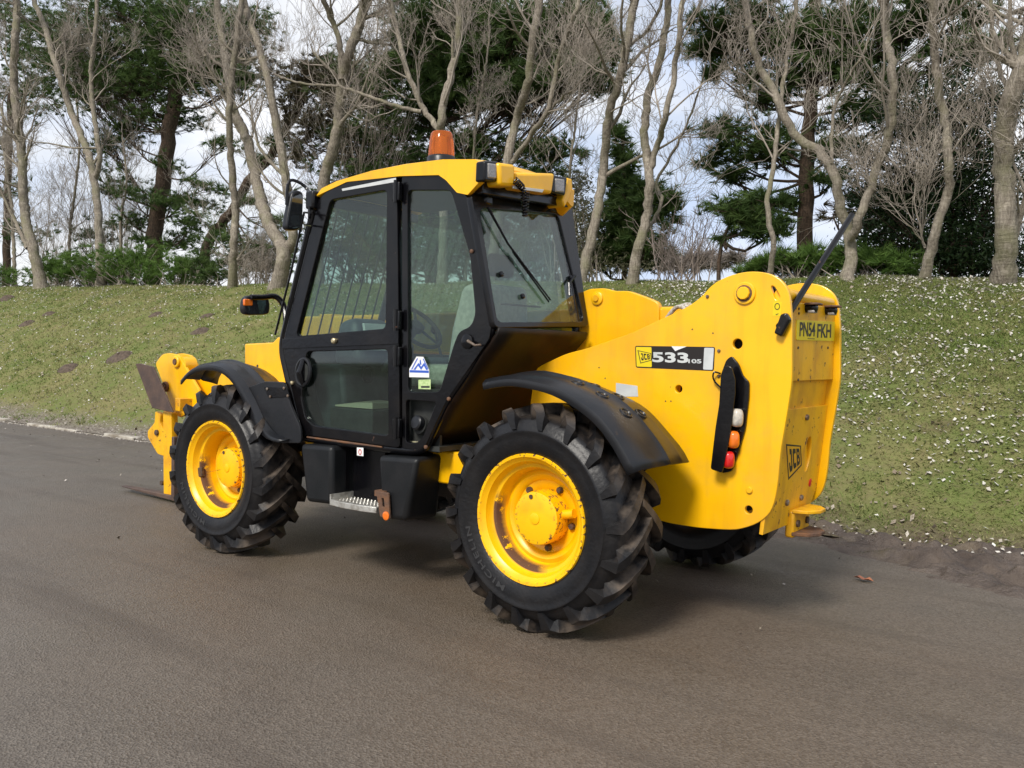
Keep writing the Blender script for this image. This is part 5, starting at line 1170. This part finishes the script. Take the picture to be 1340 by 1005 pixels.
# door
do = rounded(cy((419, 260), (432, 248), (455, 238), (486, 233), (521, 231), (525, 586), (398, 569), (373, 463), (373, 444)), .03)
dh1 = rounded(cy((434, 262), (508, 249), (506, 430), (389, 440)), .035)
dh2 = rounded(cy((403, 460), (509, 457), (510, 570), (412, 557), (401, 547), (396, 520)), .035)
DO = plate('door', [[p + YA * .012 for p in do], [p + YA * .012 for p in dh1], [p + YA * .012 for p in dh2]], .04, M['black'], CAB, bevel=.005); DO.location = (-1.2, -.52, -.88)
def dpart(o): o.parent = DO; o.location = (0, 0, 0); return o
dpart(pane('door_window', rounded(cy((432, 260), (510, 247), (508, 432), (386, 442)), .03), M['glass'], inset=.01))
dpart(pane('door_window', rounded(cy((401, 458), (511, 455), (512, 572), (411, 559), (399, 549), (394, 520)), .03), M['glass'], inset=.01))
dpart(cplate('door_rail', [cy((369, 443.5), (521, 435), (521, 450), (369, 456.5), y=CL + .022)], .012, M['black'], bevel=.002))
dpart(cpart('rail_knob', MB().lathe([(.018, 0), (.018, .015), (.011, .022)], onY(438, 446, CL + .022), YA, 14), M['brass']))
dpart(cpart('door_bolt', MB().lathe([(.013, 0), (.013, .012), (.006, .016)], onY(383, 501, CL + .012), YA, 10), M['brass']))
e = onY(397, 487, CL + .012)
ring = [e + XA * (.068 * math.cos(a)) + ZA * (.088 * math.sin(a)) + XA * (-.10 * .088 * math.sin(a)) for a in np.linspace(0, 2 * math.pi, 25)]
hd_ = dpart(cpart('door_handle', MB().tube(ring, .013, 8, cap=False), M['plastic']))
dpart(cpart('handle_grip', MB().tube([e + ZA * .08 + XA * .0, e + YA * .03, e - ZA * .08], [.016, .022, .016], 10), M['black']))
dpart(cpart('handle_cup', MB().lathe([(.06, -.004), (.06, .0015)], e, YA, 20), M['interior']))
for px, py in ((521, 251), (521, 419), (521, 466), (521, 560)):
    p = onY(px, py, CL + .02); dpart(cpart('hinge', MB().box(p + np.array((-.028, -.01, -.055)), p + np.array((.03, .022, .055))), M['black'], bevel=.005)); dpart(cpart('hinge_pin', MB().tube([p + YA * .022 + ZA * .065, p + YA * .022 - ZA * .065], .012, 10), M['black']))
dpart(cplate('white_strip', [cy((447, 247), (518, 232.5), (518, 238), (448, 250), y=CL + .016)], .003, M['silver'], bevel=.0008))
cpart('rusty_sill', MB().tube(cy((402, 572), (450, 578.5), (500, 585), y=CL + .004), [.006, .008, .005], 8), M['rust'])
# rear wall: window frame, glass, lower panel
P0 = np.array((.557, CL, 2.337)); P1 = np.array((.365, CL, 1.592)); vB = unit(P0 - P1); nR = unit(np.cross((0, -1, 0), vB)); frR = ((0, -1, 0), vB, nR)
def rp(*q, off=0): return [onP(a, b, P0, nR) + nR * off for a, b in q]
RO = rounded(rp((614, 252), (746, 262), (769, 428), (646, 430)), .04)
RH = rounded(rp((626, 273), (729, 281), (763, 421), (649, 422)), .05)
cplate('rear_window_frame', [[p + nR * .01 for p in RO], [p + nR * .01 for p in RH]], .04, M['black'], frame=frR, bevel=.006)
pane('rear_window', rounded(rp((624, 270), (731, 279), (765, 423), (647, 424)), .05), M['glass_rear'], inset=.004, frame=frR)
WP = cpart('wiper_arm', MB().tube(rp((634, 273), (660, 320), (716, 394), off=.025), [.009, .007, .005], 8), M['black'])
cpart('wiper_blade', MB().tube(rp((668, 330), (716, 396), off=.014), .005, 6), M['black'])
cpart('wiper_motor', MB().box(*(lambda a, b: (np.minimum(a, b), np.maximum(a, b)))(rp((675, 396))[0] + np.array((.06, 0, -.01)), rp((720, 405))[0] + np.array((.12, 0, .02)))), M['interior'], bevel=.01)
for q in ((655, 359), (746, 364), (683, 388)): cpart('window_bolt', MB().lathe([(.016, 0), (.016, .012), (.01, .016)], rp(q)[0], nR, 12), M['black'])
for q in ((637, 262), (722, 272)): cpart('window_hinge', MB().box(rp(q)[0] - np.array((.02, .04, .03)), rp(q)[0] + np.array((.02, .04, .03))), M['black'], bevel=.014)
cpart('window_catch', MB().tube(rp((742, 388), (741, 372), (749, 362), off=.02), .010, 8), M['black'])
low = [(.352, 1.600), (.360, 1.565), (.46, 1.46), (.70, 1.175), (.80, 1.02), (.885, .90)]
cpart('rear_lower_panel', MB().loft([[(x, y, z) for y in np.linspace(CL - .02, CR, 7)] for x, z in low]), M['black_brown'], solid=.02)
# front: windscreen, guard bars, right side, floor
wt, wb, wk = onY(416, 259, CL), onY(371, 445, CL), onY(397, 571, CL)
nF = unit((wt[2] - wb[2], 0, -(wt[0] - wb[0])))
def fq(t, y): q = wt * (1 - t) + wb * t; return np.array((q[0], y, q[2]))
frF = ((0, 1, 0), unit(wt - wb), nF)
cplate('windscreen', [[fq(.03, CR + .05), fq(.03, CL - .05), fq(.98, CL - .05), fq(.98, CR + .05)]], .005, M['glass'], frame=frF, bevel=.0005)
for y in np.linspace(CR + .12, CL - .14, 8): cpart('guard_bar', MB().tube([fq(.0, y) + nF * .05, fq(1.0, y) + nF * .05], .006, 6), M['black'])
cpart('screen_header', MB().box((wt[0] - .03, CR, wt[2] - .05), (wt[0] + .03, CL - .03, wt[2] + .03)), M['black'], bevel=.01)
cpart('front_lower_panel', MB().prism([(wb[0] + .01, CL - .04, wb[2] + .01), (wb[0] + .01, CL - .04, wb[2] - .12), (wk[0], CL - .04, wk[2]), (wk[0] - .03, CL - .04, wk[2]), (wb[0] - .03, CL - .04, wb[2] - .12), (wb[0] - .03, CL - .04, wb[2] + .01)], (0, CR - CL + .06, 0)), M['interior'])
cpart('cab_floor', MB().box((.80, CR + .02, .87), (2.02, CL - .05, .90)), M['interior'])
cpart('floor_mat', MB().box((1.0, CR + .2, .902), (1.75, CL - .06, .915)), M['mat_floor'], bevel=.004)
cpart('side_wall', MB().prism([(.50, CR + .005, 1.42), (.90, CR + .005, .89), (1.98, CR + .005, .89), (2.15, CR + .005, 1.45)], (0, .02, 0)), M['interior'])
sw = [np.array((x, CR + .02, z)) for x, z in ((.50, 1.44), (2.14, 1.47), (wt[0] - .02, wt[2] - .02), (.66, 2.42))]
cplate('side_window', [sw], .005, M['glass'], bevel=.0005)
cpart('dash_box', MB().hexa([(1.75, .22, .90), (2.0, .22, .90), (2.0, .80, .90), (1.75, .80, .90)], [(1.78, .20, 1.36), (2.12, .20, 1.36), (2.12, .82, 1.36), (1.78, .82, 1.36)]), M['dash'], bevel=.03)
c = onY(464, 491, .82); cpart('air_vent', MB().lathe([(.05, 0), (.058, .02), (.045, .025), (.04, .006)], (1.76, .62, c[2] + .0), -XA, 18), M['plastic'])
cpart('instrument_pod', MB().hexa([(1.62, .40, 1.36), (1.92, .40, 1.36), (1.92, .80, 1.36), (1.62, .80, 1.36)], [(1.72, .44, 1.68), (1.90, .44, 1.66), (1.90, .76, 1.66), (1.72, .76, 1.68)]), M['dash'], bevel=.06, seg=3)
cpart('instrument_face', MB().hexa([(1.618, .47, 1.46), (1.64, .47, 1.46), (1.64, .74, 1.46), (1.618, .74, 1.46)], [(1.68, .49, 1.64), (1.70, .49, 1.64), (1.70, .72, 1.64), (1.68, .72, 1.64)]), M['silver'], bevel=.003)
cpart('dash_top', MB().box((1.75, .14, 1.40), (2.02, .44, 1.52)), M['dash'], bevel=.04, seg=3)
sc_ = np.array((1.36, .55, 1.62)); sn = unit((-.72, 0, .70)); su, sv_ = YA, unit(np.cross(sn, YA))
SWL = cpart('steering_wheel', MB().tube([sc_ + su * (.185 * math.cos(a)) + sv_ * (.185 * math.sin(a)) for a in np.linspace(0, 2 * math.pi, 33)], .014, 8, cap=False), M['interior'])
sp_ = MB()
for a in (0, 2.1, 4.2): sp_.tube([sc_, sc_ + su * (.18 * math.cos(a)) + sv_ * (.18 * math.sin(a))], .010, 6)
sp_.lathe([(.05, -.02), (.05, .02), (.03, .03)], sc_, sn, 16); sp_.tube([sc_, sc_ - sn * .42], .03, 10)
cpart('steering_column', sp_, M['interior'])
cpart('seat_cushion', MB().box((.82, .30, 1.24), (1.30, .78, 1.38)), M['seat'], bevel=.05, seg=3)
cpart('seat_base', MB().box((.88, .34, .9), (1.25, .74, 1.24)), M['interior'], bevel=.02)
bkq = [(.72, 1.34), (.90, 1.34), (.86, 1.60), (.78, 1.86), (.64, 1.88), (.62, 1.62)]
cpart('seat_back', MB().prism([(x, .79, z) for x, z in bkq][::-1], (0, -.50, 0)), M['seat'], bevel=.045, seg=3)
cpart('headrest', MB().box((.64, .43, 1.92), (.72, .65, 2.06)), M['interior'], bevel=.035, seg=3)
cpart('headlining', MB().box((.62, CR + .03, 2.46), (1.75, CL - .04, 2.48)), M['interior'])
cpart('work_papers', MB().hexa([(1.40, .5, 1.09), (1.75, .5, 1.09), (1.75, .9, 1.09), (1.40, .9, 1.09)], [(1.40, .5, 1.10), (1.75, .5, 1.12), (1.75, .9, 1.10), (1.40, .9, 1.13)]), M['paper'])
cpart('tool_tray', MB().box((1.38, .45, .915), (1.78, .92, 1.085)), M['interior'], bevel=.01)
cpart('side_console', MB().box((.9, CR + .04, .9), (1.6, .25, 1.42)), M['dash'], bevel=.03)
cpart('loader_lever', MB().tube([(1.45, .2, 1.42), (1.5, .22, 1.6)], [.01, .008], 8), M['interior'])
cpart('lever_knob', MB().lathe([(.005, -.03), (.022, -.01), (.022, .02), (.005, .035)], (1.505, .223, 1.61), ZA, 12), M['black'])

# ---- roof
rfp = [(414, 259), (421, 248), (441, 237.5), (485, 224), (530, 215), (579, 209), (622, 209), (630, 216), (629, 240), (612, 255), (598, 252), (584, 236), (574, 229), (523, 230.5), (454, 238), (428, 250)]
r3 = SY(rfp, CL + .015); topi, boti = r3[:9], r3[9:]
b = MB(); rows = []
cx_ = cen(r3)
for y, k in ((CL + .017, .90), (CL + .012, .975), (CL - .01, 1.0), (.78, 1.0), (.5, 1.0), (.25, 1.0), (CR + .03, 1.0), (CR + .005, .97), (CR, .88)):
    mid = 1 - abs((y - .52) / .5) ** 2 if abs(y - .52) < .5 else 0
    lowz = r3[14][2]
    sec = []
    for i, p in enumerate(r3):
        q = np.array(p)
        q[2] = q[2] + .03 * mid if i < 9 else q[2]
        if i in (9, 10, 11) and CR + .08 < y < CL - .08: q[2] = r3[12][2] - .005; 
        if i in (8,) and CR + .08 < y < CL - .08: q[2] = r3[12][2] + .02
        # thickness shrinks at the rolled edges
        mc = np.array((q[0], 0, (r3[3][2] + r3[13][2]) / 2)); q[2] = mc[2] + (q[2] - mc[2]) * (k if i < 9 else 1)
        sec.append((q[0], y, q[2]))
    rows.append(sec + [sec[0]])
b.loft(rows); b.add(rows[0][:-1], [tuple(range(len(r3)))]); b.add(rows[-1][:-1], [tuple(range(len(r3) - 1, -1, -1))])
RF = link('roof', b.mesh('roof', 48), M['yellow'], TH)
xr = r3[7][0]
def rb(q, x=None): return [onX(a, c, x if x is not None else xr - .03) for a, c in q]
def hous(name, q, x, dep, m, par=RF, bevel=.02): 
    f = rb(q, x); return part(name, MB().prism(f, (dep, 0, 0)), m, par, bevel=bevel, seg=3)
hous('roof_rear_panel', [(632, 236), (748, 262), (748, 272), (632, 253)], xr + .02, .06, M['black'], bevel=.004)
hous('roof_rear_housing', [(653, 212), (675, 215), (674, 244.5), (655, 243)], xr - .075, .20, M['yellow'])
hous('roof_rear_housing', [(675, 225), (727, 226.5), (723, 254), (676, 246.5)], xr - .065, .20, M['yellow'])
hous('roof_rear_housing', [(742, 232), (749, 234), (750, 246), (745, 262), (739, 272), (736, 262), (741, 248)], xr - .03, .22, M['yellow'], bevel=.012)
hous('roof_strip', [(672, 243), (712, 248), (710, 252), (672, 246.5)], xr - .072, .01, M['silver'], bevel=.002)
for q, gx in (([(635, 210), (653, 211), (652, 238), (634, 237)], (639, 213, 651, 233)), ([(724, 229), (743, 232), (740, 256), (722, 252)], (727, 233, 739.5, 251))):
    WL = hous('work_light', q, xr - .05, .07, M['black'], bevel=.012)
    part('light_glass', MB().prism(rb([(gx[0], gx[1]), (gx[2], gx[1] + 1.5), (gx[2] - .5, gx[3] + 1), (gx[0], gx[3])], xr - .056), (.02, 0, 0)), M['lamp'], WL, bevel=.008)
def coil(p, q, turns, rad, n):
    p, q = np.array(p), np.array(q); t = unit(q - p); u = unit(np.cross(t, XA) if abs(t[0]) < .9 else np.cross(t, ZA)); v = np.cross(t, u)
    return [p + (q - p) * k / n + rad * (u * math.cos(2 * math.pi * turns * k / n) + v * math.sin(2 * math.pi * turns * k / n)) for k in range(n + 1)]
A_, B_, C_, D_ = rb([(674, 236), (684, 246), (687, 283), (690, 250)], xr - .09)
part('coiled_cable', MB().tube(coil(A_, B_, 5, .018, 60) + coil(B_, C_, 10, .014, 110) + coil(C_, D_, 9, .014, 100), .0045, 5), M['black'], RF)
# beacon
bc = np.array((.94, .80, r3[4][2] + .02))
BE = part('beacon', MB().lathe([(.088, -.05), (.088, .035), (.082, .045), (.076, .05)], bc, ZA, 28), M['plastic'], TH)
part('beacon_dome', MB().lathe([(.079, .048), (.079, .07), (.074, .135), (.067, .180), (.058, .192), (.02, .198)], bc, ZA, 28), M['amber'], BE)
part('beacon_bulb', MB().lathe([(.03, .05), (.034, .09), (.028, .16), (.01, .17)], bc, ZA, 16), M['chrome'], BE)

# ---- mirrors
def mirror(cpx, w_, h_, x, name, parts=True):
    f = [onX(a, b, x) for a, b in cpx]
    o = part(name, MB().prism(rounded(f, .05), (.05, 0, 0)), M['plastic'], TH, bevel=.012, seg=3)
    c = cen(f); g = [c + (p - c) * .86 - XA * .003 for p in f]
    part('mirror_glass', MB().prism(rounded(g, .045), (.004, 0, 0)), M['mirror'], o); return o
x0 = wt[0] + .22
M1 = mirror([(383, 248), (398, 250), (396, 296), (389, 302), (374, 301), (376, 285)], 0, 0, x0, 'upper_mirror')
part('mirror_arm', MB().tube(smooth_path([onX(375, 268, x0 + .03), onX(378, 238, x0 + .03), onX(392, 239, x0), onX(403, 249, x0 - .04), onX(405, 258, x0 - .14), onX(405, 285, wt[0] + .0)], 5), .011, 8), M['black'], M1)
part('mirror_clamp', MB().box(onX(409, 262, wt[0] + .03) - np.array((.04, .03, .06)), onX(409, 262, wt[0] + .03) + np.array((.04, .03, .06))), M['black'], M1, bevel=.015)
for py in (278, 294): part('mirror_rung', MB().tube([onX(398, py, x0), onX(408, py + 1, wt[0] - .03)], .007, 6), M['black'], M1)
x1 = 2.35
M2 = mirror([(321, 386), (353, 388), (354, 409), (349, 412), (322, 412.5), (318, 405)], 0, 0, x1, 'lower_mirror')
part('mirror_lamp', MB().prism(rounded([onX(a, b, x1 - .012) for a, b in ((320, 391), (331, 392), (331, 400), (320, 400))], .01), (.02, 0, 0)), M['lens_orange'], M2, bevel=.004)
part('mirror_arm', MB().tube(smooth_path([onX(328, 389, x1 - .02), onX(345, 389, x1 - .03), onX(360, 388, x1 - .05), onX(370, 398, x1 - .08), onX(374, 415, x1 - .12), onX(373, 435, x1 - .15)], 5), [.020] * 26, 10), M['black'], M2)
part('mirror_stay', MB().tube([onY(360, 438, CL + .05), onY(381, 355, CL + .05), onY(398, 278, CL + .05)], .008, 6), M['black'], TH)
